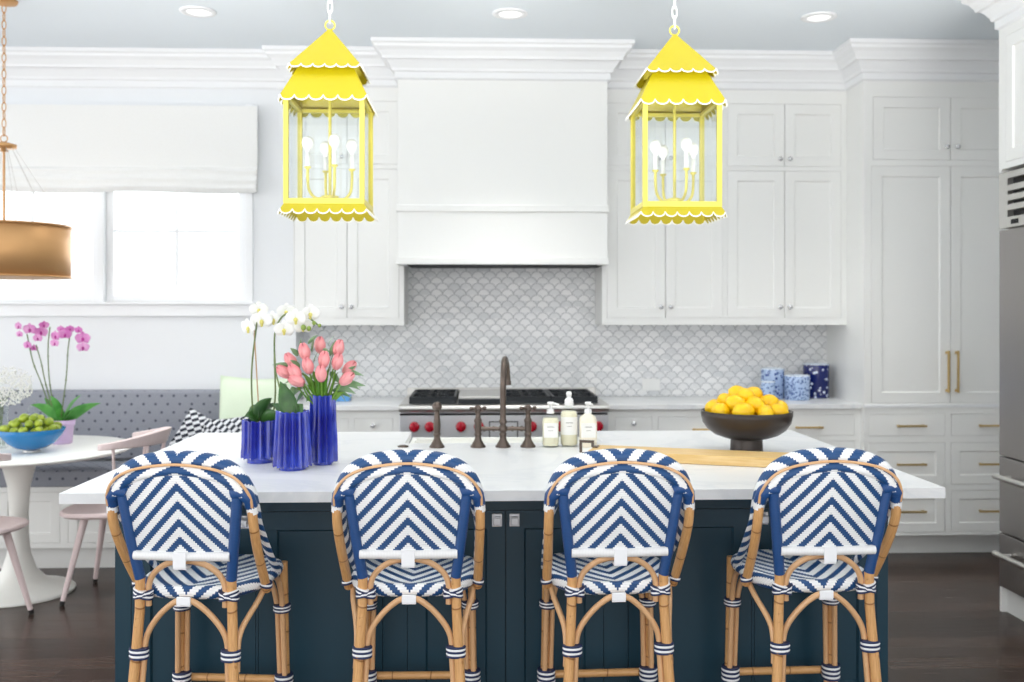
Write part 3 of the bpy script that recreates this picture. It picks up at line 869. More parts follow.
# carve: body keeps clear of the sink
for ch in isl.children:
    if ch.name.startswith('body'):
        me = ch.data
        bpy.data.objects.remove(ch)
hol = [(c[1] - bx0, c[2] - bx0, c[3] - zl, c[4] - zl) for c in cells]
bd = MB(); W_ = bx1 - bx0; H_ = zh - zl - 0.001; D_ = 4.40 - IBY
frame_face(bd, 0, W_, 0, H_, 0, hol, 0.022)
bd.box(0, W_, 0.022, 0.8, 0, H_); a_, b_2 = sx0_ - bx0 - 0.01, sx1_ - bx0 + 0.01
bd.box(0, a_, 0.8, D_, 0, H_); bd.box(b_2, W_, 0.8, D_, 0, H_); bd.box(a_, b_2, 0.8, D_, 0, 0.5)
bd.box(-0.012, W_ + 0.012, -0.012, D_, -zl + 0.001, 0)
bd.box(0, W_, 0, 0.022, H_ - 0.0, H_)
bd.build('body', TEAL, isl)

# ------------------------------------------------------------------ faucet
FYc = 3.90
def fx(px): return X(px, FYc)
sF = FYc / 960
def fz_(py): return CAMZ + (HZ - py) * sF * 1.0
fa = thing('bridge_faucet', 'dark bronze gooseneck bridge faucet with two cross handles on the island', 'faucet', (fx(503), FYc, IT))
dxh = (fx(527) - fx(477)) / 2
def foot(mb, x):
    mb.lathe([(0.031, 0), (0.031, 0.006), (0.026, 0.012), (0.015, 0.03), (0.012, 0.045), (0.015, 0.05), (0.015, 0.056), (0.012, 0.06)], (x, 0, 0), 20)
for s in (-1, 1):
    mb = MB(); x_ = s * dxh; foot(mb, x_)
    mb.lathe([(0.012, 0.06), (0.014, 0.07), (0.014, 0.10), (0.016, 0.105), (0.016, 0.112), (0.011, 0.118), (0.009, 0.14), (0.012, 0.146), (0.012, 0.15), (0.0, 0.151)], (x_, 0, 0), 20)
    mb.build('valve_body', BRONZE, fa)
    h_ = MB(); zc_ = 0.158
    h_.lathe([(0.010, 0.1512), (0.013, 0.156), (0.011, 0.166), (0.006, 0.172), (0, 0.173)], (x_, 0, 0), 16)
    for k in range(4):
        an = k * PI / 2 + 0.25; dv = Vector((math.cos(an), math.sin(an), 0)); c0 = Vector((x_, 0, zc_))
        h_.tube([c0 + dv * 0.008, c0 + dv * 0.025], 0.005, 8); h_.ball(c0 + dv * 0.028, 0.0085, seg=10, rings=6)
    h_.build('handle', BRONZE, fa)
mb = MB(); zb__ = 0.075
mb.tube([(-dxh + 0.012, 0, zb__), (dxh - 0.012, 0, zb__)], 0.0085, 12)
for s in (-1, 1):
    mb.tube([(s * 0.035, 0, zb__), (s * 0.042, 0, zb__)], 0.0115, 12); mb.tube([(s * (dxh - 0.03), 0, zb__), (s * (dxh - 0.022), 0, zb__)], 0.0115, 12)
mb.ball((0, 0, zb__), 0.0185, seg=16, rings=10); mb.build('bridge', BRONZE, fa)
mb = MB(); foot(mb, 0)
mb.lathe([(0.012, 0.06), (0.012, 0.095), (0.016, 0.10), (0.016, 0.108), (0.0125, 0.114), (0.0125, 0.12)], (0, 0, 0), 20)
sp = smooth([(0, 0, 0.11), (0, 0, 0.2), (0.001, 0.0, 0.27), (0.004, 0.028, 0.330), (0.010, 0.08, 0.355), (0.018, 0.135, 0.330), (0.023, 0.16, 0.28), (0.0245, 0.162, 0.252)], 6)
mb.tube(sp, 0.0125, 16); mb.lathe([(0.0145, 0.24), (0.0145, 0.258)], (0.0245, 0.162, 0), 16); mb.build('spout', BRONZE, fa)
ss = MB(); foot(ss, 0)
ss.lathe([(0.012, 0.06), (0.0135, 0.065), (0.015, 0.09), (0.012, 0.125), (0.009, 0.148), (0.010, 0.152)], (0, 0, 0), 20)
ss.ball((0, -0.002, 0.166), 0.0205, 0.018, 0.0195); ss.lathe([(0.011, 0), (0.011, 0.004), (0, 0.004)], (0, 0, 0.0), 14)
tag(ss.build('side_sprayer', BRONZE), 'small dark bronze side sprayer left of the faucet', 'sprayer').location = (fx(437), FYc, IT)
tag(MB().lathe([(0.022, 0), (0.022, 0.005), (0.012, 0.008), (0, 0.008)], seg=20).build('air_switch', BRONZE), 'low round bronze button on the island left of the sprayer', 'sink button').location = top(403, 447)

# ------------------------------------------------------------------ soap bottles
def bottle(px, base_py, bw, body_h, top_h, label, kind):
    p = top(px, base_py)
    t = thing('soap_bottle', label, 'soap bottle', p, -0.05, 'soap bottles beside the faucet')
    r = bw / 2 * p.y / 960
    def sq(r_, z, k, seg):
        a = 2 * PI * k / seg; n = 4.0
        return r_ / (abs(math.cos(a)) ** n + abs(math.sin(a)) ** n) ** (1 / n)
    B = MB(); h = body_h
    rnd = kind == 'tall'
    B.lathe([(r * 0.9, 0), (r, 0.006), (r, h * 0.8), (r * 0.86, h * 0.9), (r * 0.42, h * 0.985), (r * 0.36, h)], seg=28, fn=None if rnd else sq)
    B.build('bottle_body', GLASS if kind != 'cream' else CREAM, t)
    if kind != 'cream':
        L_ = MB(); L_.lathe([(r * 0.86, 0.006), (r * 0.94, 0.012), (r * 0.94, h * 0.79), (r * 0.8, h * 0.87), (0, h * 0.87)], seg=28, fn=None if rnd else sq); L_.build('liquid', AMBER, t)
    lb = MB(); z0, z1 = h * 0.30, h * 0.74
    if rnd:
        lb.grid(lambda u, v: ((r + 0.0012) * math.sin((u - 0.5) * 2.3), -(r + 0.0012) * math.cos((u - 0.5) * 2.3), z0 + (z1 - z0) * v), 12, 1)
    else: lb.box(-r * 0.82, r * 0.82, -r - 0.0015, -r - 0.0003, z0, z1)
    lo = lb.build('paper_label', PAPER, t)
    ik = MB(); zz_ = (z0 + z1) / 2
    yy = -r - (0.0022 if not rnd else 0.0026)
    ik.box(-r * 0.4, r * 0.4, yy, yy + 0.0005, zz_ + 0.012, zz_ + 0.015); ik.box(-r * 0.28, r * 0.28, yy, yy + 0.0005, zz_ - 0.002, zz_)
    ik.build('print', INK, lo)
    c = MB(); hh = top_h - h
    if rnd:
        c.lathe([(0.016, 0), (0.018, 0.004), (0.018, 0.022), (0.014, 0.03), (0.008, 0.034), (0.010, 0.042), (0.012, 0.05), (0.008, 0.058), (0, 0.06)], (0, 0, h), 20)
    else:
        c.lathe([(0.015, 0), (0.015, 0.016), (0.006, 0.018), (0.006, hh - 0.012), (0.013, hh - 0.010), (0.013, hh), (0, hh)], (0, 0, h), 18)
        c.tube([(0, 0, h + hh - 0.006), (0.02 * (1 if px < 560 else 0.4), -0.018, h + hh - 0.006), (0.034 * (1 if px < 560 else 0.5), -0.03, h + hh - 0.010)], 0.0045, 8)
    c.build('pump', PLASTIC, t)
bottle(550.5, 446.5, 17, 0.135, 0.182, 'clear glass hand soap bottle with white pump, nearest the faucet', 'clear')
bottle(569, 446, 17.5, 0.165, 0.225, 'tallest clear soap bottle with round white cap, in the middle of three', 'tall')
bottle(588, 446.5, 17.5, 0.135, 0.182, 'cream filled lotion bottle with white pump, right of the three', 'cream')
for k, o in enumerate([q for q in bpy.data.objects if q.name.startswith('soap_bottle') and q.parent is None]): o.pop('group', None) if hasattr(o, 'pop') else None

# ------------------------------------------------------------------ oak board, bowl, lemons
ang = math.radians(-19)
pf_ = Vector((X(597, 3.71), 3.71, IT + 0.0005))
bl = thing('serving_board', 'long light oak serving board with bronze handle in front of the lemon bowl', 'serving board', pf_, ang)
MB().box(0, 0.86, -0.165, 0, 0, 0.034).build('board', OAK, bl, bevel=0.004)
h = MB(); yc_ = -0.075
h.box(0.0, 0.022, yc_ - 0.02, yc_ + 0.02, 0.0342, 0.040)
h.box(-0.052, 0.004, yc_ - 0.006, yc_ + 0.006, 0.050, 0.060); h.box(-0.052, -0.042, yc_ - 0.006, yc_ + 0.006, 0.012, 0.050); h.box(-0.006, 0.004, yc_ - 0.006, yc_ + 0.006, 0.0345, 0.050); h.box(-0.042, 0.0, yc_ - 0.006, yc_ + 0.006, 0.006, 0.014)
h.build('handle', BRONZE, bl, bevel=0.002)
BC = Vector((X(746.5, 3.70), 3.70, IT))
rb = 45.5 * 3.70 / 960
bw = MB()
bw.lathe([(0.063, 0.0), (0.063, 0.004), (0.061, 0.052), (0.058, 0.058), (0.085, 0.061), (0.122, 0.074), (0.150, 0.094), (0.168, 0.120), (rb - 0.001, 0.148), (rb, 0.166), (rb - 0.006, 0.166), (rb - 0.008, 0.148), (0.160, 0.122), (0.142, 0.099), (0.115, 0.082), (0.06, 0.07), (0, 0.068)], seg=64)
o = tag(bw.build('pedestal_bowl', BROWN), 'dark bronze pedestal bowl heaped with lemons on the island', 'bowl'); o.location = BC
def lemon_mesh(L, r, name, m):
    pr = []
    for i in range(13):
        t = i / 12; z_ = -L + 2 * L * t; q = abs(2 * t - 1)
        rr = r * (1 - q ** 2.4) ** 0.55 if q < 1 else 0
        if q > 0.86: rr = max(rr * 0.75, 0.0)
        pr.append((rr, z_))
    pr[0] = (0, -L * 1.06); pr[-1] = (0, L * 1.1)
    return MB().lathe(pr, seg=18)
lm0 = None
def pile(C, rim_r, z0, layers, name, label, cat, group, L, r, m, seed, jit=0.25):
    rnd = random.Random(seed); first = None; out = []
    for (rad, n, z_) in layers:
        for k in range(n):
            a = 2 * PI * k / n + rnd.uniform(-0.15, 0.15) + rad * 9
            x_, y_ = rad * math.cos(a), rad * math.sin(a)
            if first is None:
                o = lemon_mesh(L, r, name, m).build(name, m); tag(o, label, cat, group); first = o
            else: o = first.copy(); COL.objects.link(o)
            o.location = C + Vector((x_, y_, z0 + z_ + rnd.uniform(-0.004, 0.004)))
            o.rotation_euler = (PI / 2 + rnd.uniform(-0.5, 0.5), rnd.uniform(-0.4, 0.4), rnd.uniform(0, PI))
            o.scale = [rnd.uniform(0.93, 1.05)] * 3
pile(BC, rb, 0, [(0.126, 10, 0.170), (0.08, 6, 0.198), (0.035, 3, 0.226), (0.07, 5, 0.150)], 'lemon', 'yellow lemon in the heap in the dark bronze pedestal bowl', 'lemon', 'lemons in the bronze bowl', 0.039, 0.0325, LEMON, 3)

# ------------------------------------------------------------------ cobalt fluted vases
def vase(px, py, rb_, rt, h, nf, label, lowcut=0.0, rot=0.0):
    p = top(px, py)
    def fn(r, z, k, seg):
        ph = (k % (seg // nf)) / (seg // nf)
        tri = 1 - abs(2 * ph - 1) * 1.0
        d = 0.011
        return r - d + d * 2 * tri * 0.8 if r > 0 else 0
    seg = nf * 8; mb = MB()
    prof_ = [(rb_, lowcut + 0.0), (rb_ * 1.0, lowcut + 0.01), (rb_ * 0.97, h * 0.35), ((rb_ + rt) / 2 * 0.98, h * 0.6), (rt, h)]
    vs, fs = [], []
    def pt(r, z, k, inner=False):
        a = 2 * PI * k / seg + rot
        ph = (k % 8) / 8; tri = 1 - abs(2 * ph - 1)
        rr = r - 0.009 + 0.018 * tri - (0.007 if inner else 0)
        zz2 = z
        if z >= h - 1e-6: zz2 = z + 0.007 * tri
        if abs(z - lowcut) < 1e-6 : zz2 = z + (-0.006 * tri if lowcut > 0.012 else 0.0)
        return (rr * math.cos(a), rr * math.sin(a), zz2)
    rows = [(r, z, False) for r, z in prof_] + [(rt, h, True), (rt * 0.98, h * 0.6, True), (rb_ * 0.85, 0.03, True)]
    for (r, z, i_) in rows:
        for k in range(seg): vs.append(pt(r, z, k, i_))
    for i in range(len(rows) - 1):
        for k in range(seg):
            k2 = (k + 1) % seg; fs.append((i * seg + k, i * seg + k2, (i + 1) * seg + k2, (i + 1) * seg + k))
    fs.append(tuple((len(rows) - 1) * seg + k for k in range(seg)))
    mb.add(vs, fs); mb.add(vs[:seg], [tuple(reversed(range(seg)))])
    rf = rb_ - 0.012
    mb.lathe([(rf * 0.98, 0.0), (rf, 0.004), (rf, lowcut + 0.012)], seg=40)
    o = mb.build('fluted_vase', COBALT, bevel=0.0012); o.location = p
    tag(o, label, 'vase'); return p
sh_p = vase(260, 462, 0.060, 0.056, 0.150, 12, 'short wide cobalt blue fluted vase holding the left orchid stem', 0.022)
mi_p = vase(292.5, 469, 0.060, 0.050, 0.198, 14, 'medium cobalt blue fluted vase in front, nearest the counter edge', 0.016, 0.2)
ta_p = vase(323, 464, 0.046, 0.038, 0.245, 12, 'tall slim cobalt blue fluted vase filled with pink tulips', 0.010, 0.1)

def leaf_mesh(mb, base, tip, width, droop=0.0, fold=0.25, n=8, roll=None, point=1.0):
    roll = random.choice((-1, 1)) * random.uniform(0.75, 1.35) if roll is None else roll
    base, tip = Vector(base), Vector(tip); d = tip - base; L = d.length
    side = d.cross(Vector((0, 0, 1)))
    if side.length < 1e-4: side = Vector((1, 0, 0))
    side.normalize()
    side = Matrix.Rotation(roll, 3, d.normalized()) @ side
    upv = side.cross(d).normalized()
    def f(u, v):
        wv = width * 1.2 * (math.sin(PI * min(1, v ** 0.72 * 0.97 + 0.03)) ** 0.8) * max(0.0, 1 - v) ** 0.28
        p = base + d * v + Vector((0, 0, 1)) * (droop * 4 * v * (1 - v))
        return p + side * ((u - 0.5) * 2 * wv) + upv * (abs(u - 0.5) * 2 * wv * fold)
    return mb.grid(f, 4, n)
def flower(parent, c, s, face, cols, name='flower', lip=None, rz=0):
    """moth orchid: two round side petals, three sepals and a lip, facing 'face'"""
    c = Vector(c); fd = Vector(face).normalized()
    sx = fd.cross(Vector((0, 0, 1))).normalized(); up = sx.cross(fd).normalized()
    mb = MB()
    def petal(an, L, Wd, off):
        dr = (sx * math.cos(an) + up * math.sin(an)); pr = fd.cross(dr)
        def f(u, v):
            wv = Wd * math.sin(PI * min(1, 0.06 + v * 0.93)) ** 0.6
            return c + fd * (off + 0.12 * s * math.sin(v * PI * 0.8) ) + dr * (L * v) + pr * ((u - 0.5) * 2 * wv)
        mb.grid(f, 6, 6)
    for an in (PI / 2, PI * 1.22, PI * 1.78): petal(an, s * 0.95, s * 0.34, 0.0)
    for an in (0.12, PI - 0.12): petal(an, s * 1.05, s * 0.62, 0.002)
    o = mb.build(name, cols[0], parent, solid=0.0008)
    l = MB(); l.ball(c + fd * s * 0.16 - up * s * 0.16, s * 0.2, s * 0.2, s * 0.24, 10, 6); l.ball(c + fd * s * 0.2 - up * s * 0.42, s * 0.14, s * 0.1, s * 0.2, 8, 6)
    l.build('lip', cols[1], o)
    return o

# white orchids (plants stand in the short and the medium vase)
def P3(px, py, Y): return at(px, py, Y)
wo = thing('white_orchid', 'white moth orchid with two tall stems rising from the short blue vase', 'orchid', sh_p + Vector((0, 0, 0.09)))
base = Vector(wo.location); Yo = sh_p.y
def loc(px, py, Y): return P3(px, py, Y) - base
st = MB(); st.tube(smooth([(-0.018, 0, 0), loc(252, 400, Yo), loc(252, 365, Yo), loc(257, 322, Yo)], 6), 0.0032, 8); st.build('stem', STEM, wo)
st = MB(); st.tube([(0.0, 0.005, 0), loc(256, 362, Yo), loc(254, 330, Yo)], 0.0025, 8); st.build('stake', STAKE, wo)
st = MB(); st.tube(smooth([(0.03, 0, 0), loc(275, 400, Yo), loc(274.5, 360, Yo), loc(275.5, 330, Yo - .01), loc(286, 314, Yo - .02), loc(305, 316, Yo - .02), loc(318, 325, Yo - 0.02)], 6), 0.0032, 8); st.build('stem', STEM, wo)
for (px, py, s, fx_, dy) in ((262, 320, 0.040, -0.1, 0.0), (249, 327, 0.036, -0.8, 0.0), (259, 309, 0.034, 0.1, 0.03), (284, 329, 0.036, 0.2, -0.02), (296, 318, 0.038, -0.1, -0.03), (286, 311, 0.034, 0.4, 0.0), (310, 313, 0.036, 0.5, -0.02), (274, 319, 0.034, -0.4, 0.01), (303, 326, 0.034, 0.3, -0.01)):
    flower(wo, loc(px, py, Yo + dy), s, (fx_, -1, -0.25), (PETALW, PETALY))
bd_ = MB()
for (px, py, r_) in ((303.5, 327.5, 0.0095), (309, 328.5, 0.0085), (314, 323, 0.0075), (319.5, 325.5, 0.0065)): bd_.ball(loc(px, py, Yo - 0.03), r_, r_, r_ * 1.15, 10, 8)
bd_.build('bud', BUD, wo)
for (tx, ty, w_, dy) in ((244, 417, 0.026, -0.04), (262, 402, 0.022, 0.05), (272, 398, 0.024, -0.02), (279, 404, 0.02, 0.05), (284, 418, 0.022, -0.05), (253, 405, 0.022, 0.02)):
    l = MB(); leaf_mesh(l, (random.uniform(-.02, .02), 0, 0.05), loc(tx, ty, Yo + dy), w_ * 1.1, 0.02); l.build('leaf', LEAF, wo, solid=0.0015)
so = tag(MB().lathe([(0.045, 0), (0.046, 0.02), (0, 0.03)], seg=20).build('potting_bark', SOIL), 'brown bark filling the short blue vase under the orchid', 'bark'); so.location = sh_p + Vector((0, 0, 0.105)); so['kind'] = 'stuff'
go = thing('orchid_foliage', 'broad dark green orchid leaves standing in the medium blue vase', 'plant', mi_p + Vector((0, 0, 0.15)))
gb = Vector(go.location)
for (tx, ty, w_, dy) in ((275, 376, 0.0, 0), (280, 381, 0.030, 0.02), (303, 404, 0.024, 0.03), (272, 404, 0.022, 0.05), (293, 403, 0.022, 0.02), (306, 411, 0.018, 0.04)):
    if w_:
        l = MB(); leaf_mesh(l, (0, 0, 0.02), P3(tx, ty, mi_p.y + dy) - gb, w_, 0.012); l.build('leaf', LEAF, go, solid=0.0015)
st = MB(); st.tube([(-0.01, 0, 0), P3(275.5, 372, mi_p.y + .02) - gb, P3(274.5, 352, mi_p.y + 0.02) - gb], 0.003, 8); st.build('stem', STEM, go)

# tulips
def tulip(px, py, tilt, dy, lab, s=1.0):
    Y = ta_p.y + dy; c = P3(px, py, Y)
    t = thing('pink_tulip', 'x', 'tulip', c, 0, 'pink tulips in the tall blue vase')
    t['label'] = lab
    b_ = ta_p + Vector((random.uniform(-.018, .018), random.uniform(-.018, .018), 0.2)) - c
    ax = Vector((math.sin(tilt), random.uniform(-0.3, 0.1), math.cos(tilt))).normalized()
    R = Vector((0, 0, 1)).rotation_difference(ax).to_matrix()
    st = MB(); st.tube(smooth([b_, b_ * 0.5 + Vector((0, 0, -0.02)) - ax * 0.02, -ax * 0.028 * s], 5), 0.003, 8); st.build('stem', TLEAF, t)
    bl_ = MB()
    for k in range(6):
        an = k * PI / 3 + (0.2 if k % 2 else 0); rr = 0.0205 * s * (1.0 if k % 2 else 0.92)
        def f(u, v, an=an, rr=rr):
            th = an + (u - 0.5) * 1.95 * (1 - 0.6 * max(0, v - 0.55) / 0.45)
            rad = rr * (math.sin(PI * (0.08 + 0.87 * v)) ** 0.6)
            return R @ Vector((rad * math.cos(th), rad * math.sin(th), (-0.028 + 0.062 * v - 0.004 * (abs(u - 0.5) * 2) ** 2 * v) * s))
        bl_.grid(f, 6, 8)
    bl_.build('bloom', TULIP, t, solid=0.001)
for a in ((304.5, 352, -0.2, -0.02, 'pink tulip at the upper left of the bunch in the tall vase'), (320, 345.5, 0.05, 0.03, 'topmost pink tulip in the tall blue vase'), (338.5, 348.5, 0.25, 0.0, 'pink tulip at the upper right corner of the bunch'), (291, 361, -0.5, 0.02, 'pink tulip just below and left of the upper left bloom'), (324, 360, 0.1, -0.03, 'pink tulip directly beneath the topmost bloom'), (308, 366, -0.2, -0.04, 'pink tulip beneath the upper left bloom, left of centre'), (337.5, 362, 0.3, -0.02, 'pink tulip directly below the upper right bloom'),
          (349, 368, 0.8, 0.02, 'upper of two pink tulips leaning out to the right'), (284, 372, -0.9, 0.0, 'outermost pink tulip on the left of the bunch'), (295, 372, -0.6, -0.04, 'pink tulip touching the outermost left one, above the lowest bloom'), (321, 374, 0.0, -0.06, 'pink tulip low in the centre just above the green leaves'), (297, 381, -1.2, -0.05, 'lowest pink tulip at the left, leaning sideways'), (346.5, 379, 0.9, -0.04, 'lowest pink tulip at the right of the bunch')):
    tulip(*a, s=1.0)
tf = thing('tulip_foliage', 'green tulip leaves and eucalyptus sprigs around the pink tulips', 'foliage', ta_p + Vector((0, 0, 0.2)))
tb = Vector(tf.location)
for (tx, ty, w_, dy) in ((302, 372, 0.012, 0.0), (311, 368, 0.012, -0.03), (330, 366, 0.012, 0.0), (338, 372, 0.012, -0.02), (318, 378, 0.011, -0.05), (345, 392, 0.012, -0.03), (306, 384, 0.012, -0.04), (327, 376, 0.011, -0.05)):
    l = MB(); leaf_mesh(l, (random.uniform(-.02, .02), 0, 0.0), P3(tx, ty, ta_p.y + dy) - tb, w_ * 1.35, 0.01, 0.4); l.build('leaf', TLEAF, tf, solid=0.001)
for (sx_, sy_, tx, ty, w_) in ((300, 356, 301, 338, 0.009), (298, 356, 290, 348, 0.009), (290, 366, 272, 365, 0.008), (322, 352, 330, 352, 0.01), (345, 372, 364, 376, 0.009), (340, 384, 366, 386, 0.013), (336, 386, 356, 394, 0.012), (334, 388, 346, 402, 0.012),
                              (296, 388, 289, 396, 0.012), (312, 397, 306, 402, 0.010), (300, 378, 284, 384, 0.008), (330, 356, 336, 340, 0.008), (313, 374, 320, 384, 0.012), (330, 372, 342, 386, 0.011), (308, 344, 318, 335, 0.006), (302, 386, 291, 399, 0.011), (312, 352, 314, 338, 0.009), (328, 346, 334, 336, 0.008), (300, 368, 290, 360, 0.009), (314, 362, 318, 352, 0.009), (330, 372, 333, 358, 0.010), (346, 374, 356, 366, 0.009), (332, 390, 352, 398, 0.012), (304, 392, 296, 404, 0.010), (286, 384, 279, 393, 0.009), (342, 382, 360, 390, 0.012)):
    l = MB(); leaf_mesh(l, P3(sx_, sy_, ta_p.y + 0.01) - tb, P3(tx, ty, ta_p.y - 0.01) - tb, w_, 0.004, 0.2); l.build('leaf', EUCA, tf, solid=0.0008)
for (tx, ty) in ((300, 350), (288, 366), (341, 384), (296, 390), (334, 352)):
    l = MB(); l.tube(smooth([(0, 0, 0), (P3((tx + 323) / 2, (ty + 396) / 2 - 4, ta_p.y) - tb), P3(tx, ty, ta_p.y) - tb], 5), 0.0016, 6); l.build('stem', STEM, tf)

# canisters on the right counter
def canister(px, py_top, py_bot, pw, Y, m, label):
    r = pw / 2 * Y / 960; z1 = Z(py_top, Y, px) - 0.915
    mb = MB(); mb.lathe([(r * 0.97, 0), (r, 0.004), (r, z1 - 0.006), (r * 0.985, z1), (r * 0.92, z1), (r * 0.92, 0.02), (0, 0.02)], seg=48)
    o = mb.build('porcelain_canister', m); o.location = (X(px, Y), Y, 0.9155); tag(o, label, 'canister'); return z1
PA = make_porcelain('floral_porcelain', False, 46, 0.27, 0.186)
PB = make_porcelain('lattice_porcelain', False, 60, 0.25, 0.148)
PD = make_porcelain('small_floral_porcelain', False, 70, 0.26, 0.112)
PC = make_porcelain('deep_blue_porcelain', True, 34, 0.42, 0.212)
canister(772.5, 368, 394, 23, 6.07, PA, 'blue and white patterned canister, left one of the back pair')
canister(768, 381.5, 397, 14, 5.93, PD, 'smallest blue and white canister, partly hidden by the lemons')
canister(797, 375, 397, 25, 5.98, PB, 'squat blue and white lattice canister between two taller ones')
canister(816, 363.5, 396, 25.5, 6.12, PC, 'tallest dark blue canister with white blossoms, beside the pantry')

# ================================================================== BAR STOOLS
def band(mb, c, rx, ry, z0, z1, n=5, tilt=0.0):
    """striped cord wrap: rings alternate navy and white"""
    h = (z1 - z0) / n
    for i in range(n):
        st_ = len(mb.v)
        mb.lathe([(1, z0 + i * h + 0.0003), (1.06, z0 + (i + 0.5) * h), (1, z0 + (i + 1) * h - 0.0003)], (0, 0, 0), 20, mi=i % 2)
        for q in range(st_, len(mb.v)):
            x_, y_, z_ = mb.v[q]; mb.v[q] = (c[0] + x_ * rx, c[1] + y_ * ry, z_ + x_ * rx * tilt)
CORD = [NAVYM, WHITEM]
def make_stool():
    t = thing('bar_stool', 'x', 'bar stool')
    # --- seat
    def outline(u):          # u 0..1 round the seat, starts at rear centre going +x
        a = -PI / 2 + 2 * PI * u
        ca, sa = math.cos(a), math.sin(a); n = 3.0
        r = 1 / (abs(ca) ** n + abs(sa) ** n) ** (1 / n)
        x_, y_ = r * ca, r * sa
        hw = 0.178 + 0.022 * (y_ + 1) / 2
        return x_ * hw, y_ * 0.195 - 0.0
    mb = MB(); N = 72; zt = 0.690; R_ = 0.019
    rows_ = [(0.0, -0.009), (0.25, -0.009), (0.5, -0.008), (0.72, -0.006), (0.86, -0.002)]
    vs, fs, uv, UVp = [], [], [], []
    for (k_, dz) in rows_:
        for i in range(N):
            x_, y_ = outline(i / N); vs.append((x_ * k_, y_ * k_, zt + dz)); UVp.append((x_ * k_, y_ * k_))
    for q_ in range(9):
        th = PI / 2 - q_ * PI * 1.15 / 8; ex = R_ * math.cos(th); ez = R_ * math.sin(th) - R_; arc = (PI / 2 - th) * R_
        for i in range(N):
            x_, y_ = outline(i / N); l = math.hypot(x_, y_); k_ = (l - R_ + ex) / l; ku = (l - R_ + arc) / l
            vs.append((x_ * k_, y_ * k_, zt + ez)); UVp.append((x_ * ku, y_ * ku))
    nr = len(rows_) + 9
    for j in range(nr - 1):
        for i in range(N):
            k = (i + 1) % N; f = (j * N + k, j * N + i, (j + 1) * N + i, (j + 1) * N + k); fs.append(f); uv.append([UVp[q] for q in f])
    mb.add(vs, fs, uv, 0, True)
    f = tuple(reversed([(nr - 1) * N + i for i in range(N)])); mb.add(vs, [f], [[(vs[q][0], vs[q][1]) for q in f]], 0)
    mb.build('seat', W_SEAT, t)
    mb = MB(); mb.box(-0.0200, 0.0200, -0.217, -0.209, 0.645, 0.668); mb.box(-0.0200, 0.0200, -0.215, -0.18, 0.641, 0.645); mb.build('seat_tab', WHITEM, t, bevel=0.002)
    # --- rear posts / legs
    for s in (-1, 1):
        a = Vector((s * 0.131, -0.198, 0.715)); b_ = Vector((s * 0.163, -0.240, 0.955))
        MB().tube([a, (a + b_) / 2 + Vector((s * 0.001, -0.003, 0)), b_], 0.0150, 14).build('back_post', BLUE_WRAP, t)
        MB().tube([(s * 0.131, -0.198, 0.717), (s * 0.133, -0.197, 0.62), (s * 0.142, -0.212, 0.45), (s * 0.170, -0.248, 0.0)], [0.0138, 0.0138, 0.0145, 0.0150], 14).build('leg', BAMBOO, t)
        # companion from lower arch to floor
    arch = smooth([(-0.15, -0.232, 0.003), (-0.122, -0.200, 0.45), (-0.119, -0.194, 0.525), (-0.105, -0.195, 0.570), (-0.070, -0.200, 0.617), (-0.030, -0.205, 0.650), (0, -0.205, 0.657),
                   (0.030, -0.205, 0.650), (0.070, -0.200, 0.617), (0.105, -0.195, 0.570), (0.119, -0.194, 0.525), (0.122, -0.200, 0.45), (0.15, -0.232, 0.003)], 5)
    MB().tube(arch, 0.0085, 10).build('leg_brace', CANE, t)
    arch = smooth([(-0.110, -0.190, 0.635), (-0.110, -0.190, 0.69), (-0.095, -0.193, 0.725), (-0.062, -0.198, 0.752), (-0.025, -0.203, 0.764), (0, -0.203, 0.765), (0.025, -0.203, 0.764), (0.062, -0.198, 0.752), (0.095, -0.193, 0.725), (0.110, -0.190, 0.69), (0.110, -0.190, 0.635)], 5)
    MB().tube(arch, 0.0085, 10).build('back_brace', CANE, t)
    for s in (-1, 1):
        mb = MB(); band(mb, (s * 0.123, -0.196), 0.027, 0.021, 0.660, 0.682, 4, s * 0.28)
        band(mb, (s * 0.123, -0.196), 0.0275, 0.0215, 0.662, 0.676, 3, -s * 0.30)
        mb.build('cord_wrap', CORD, t)
        mb = MB(); band(mb, (s * 0.1315, -0.205), 0.0270, 0.0185, 0.490, 0.522, 5); mb.build('cord_wrap', CORD, t)
        mb = MB(); band(mb, (s * 0.147, -0.225), 0.026, 0.018, 0.255, 0.29, 5); mb.build('cord_wrap', CORD, t)
    MB().tube([(-0.136, -0.222, 0.785), (0, -0.228, 0.785), (0.136, -0.222, 0.785)], 0.0135, 12).build('back_rail', WHITE_WRAP, t)
    mb = MB(); mb.box(-0.0185, 0.0185, -0.2435, -0.240, 0.754, 0.798); mb.box(-0.0185, 0.0185, -0.24, -0.20, 0.750, 0.7535); mb.build('back_tab', WHITEM, t, bevel=0.002)
    # --- woven back panel
    def half(z): return 0.140 + (z - 0.785) / 0.17 * 0.024
    def topz(x_): return 1.022 - 0.045 * (abs(x_) / 0.165) ** 2.2
    def pf(u, v):
        xx = (u - 0.5) * 2
        z1 = topz(xx * 0.165); z = 0.785 + (z1 - 0.785) * v
        return (xx * half(min(z, 0.975)), -0.210 - (z - 0.785) * 0.17 - 0.016 * (1 - xx * xx) * (1 - v * 0.2), z)
    def uvf(u, v):
        p = pf(u, v); return (p[0], p[2] - 0.785)
    mb = MB(); mb.grid(pf, 24, 24, uvf); mb.build('backrest', W_BACK, t, solid=0.007)
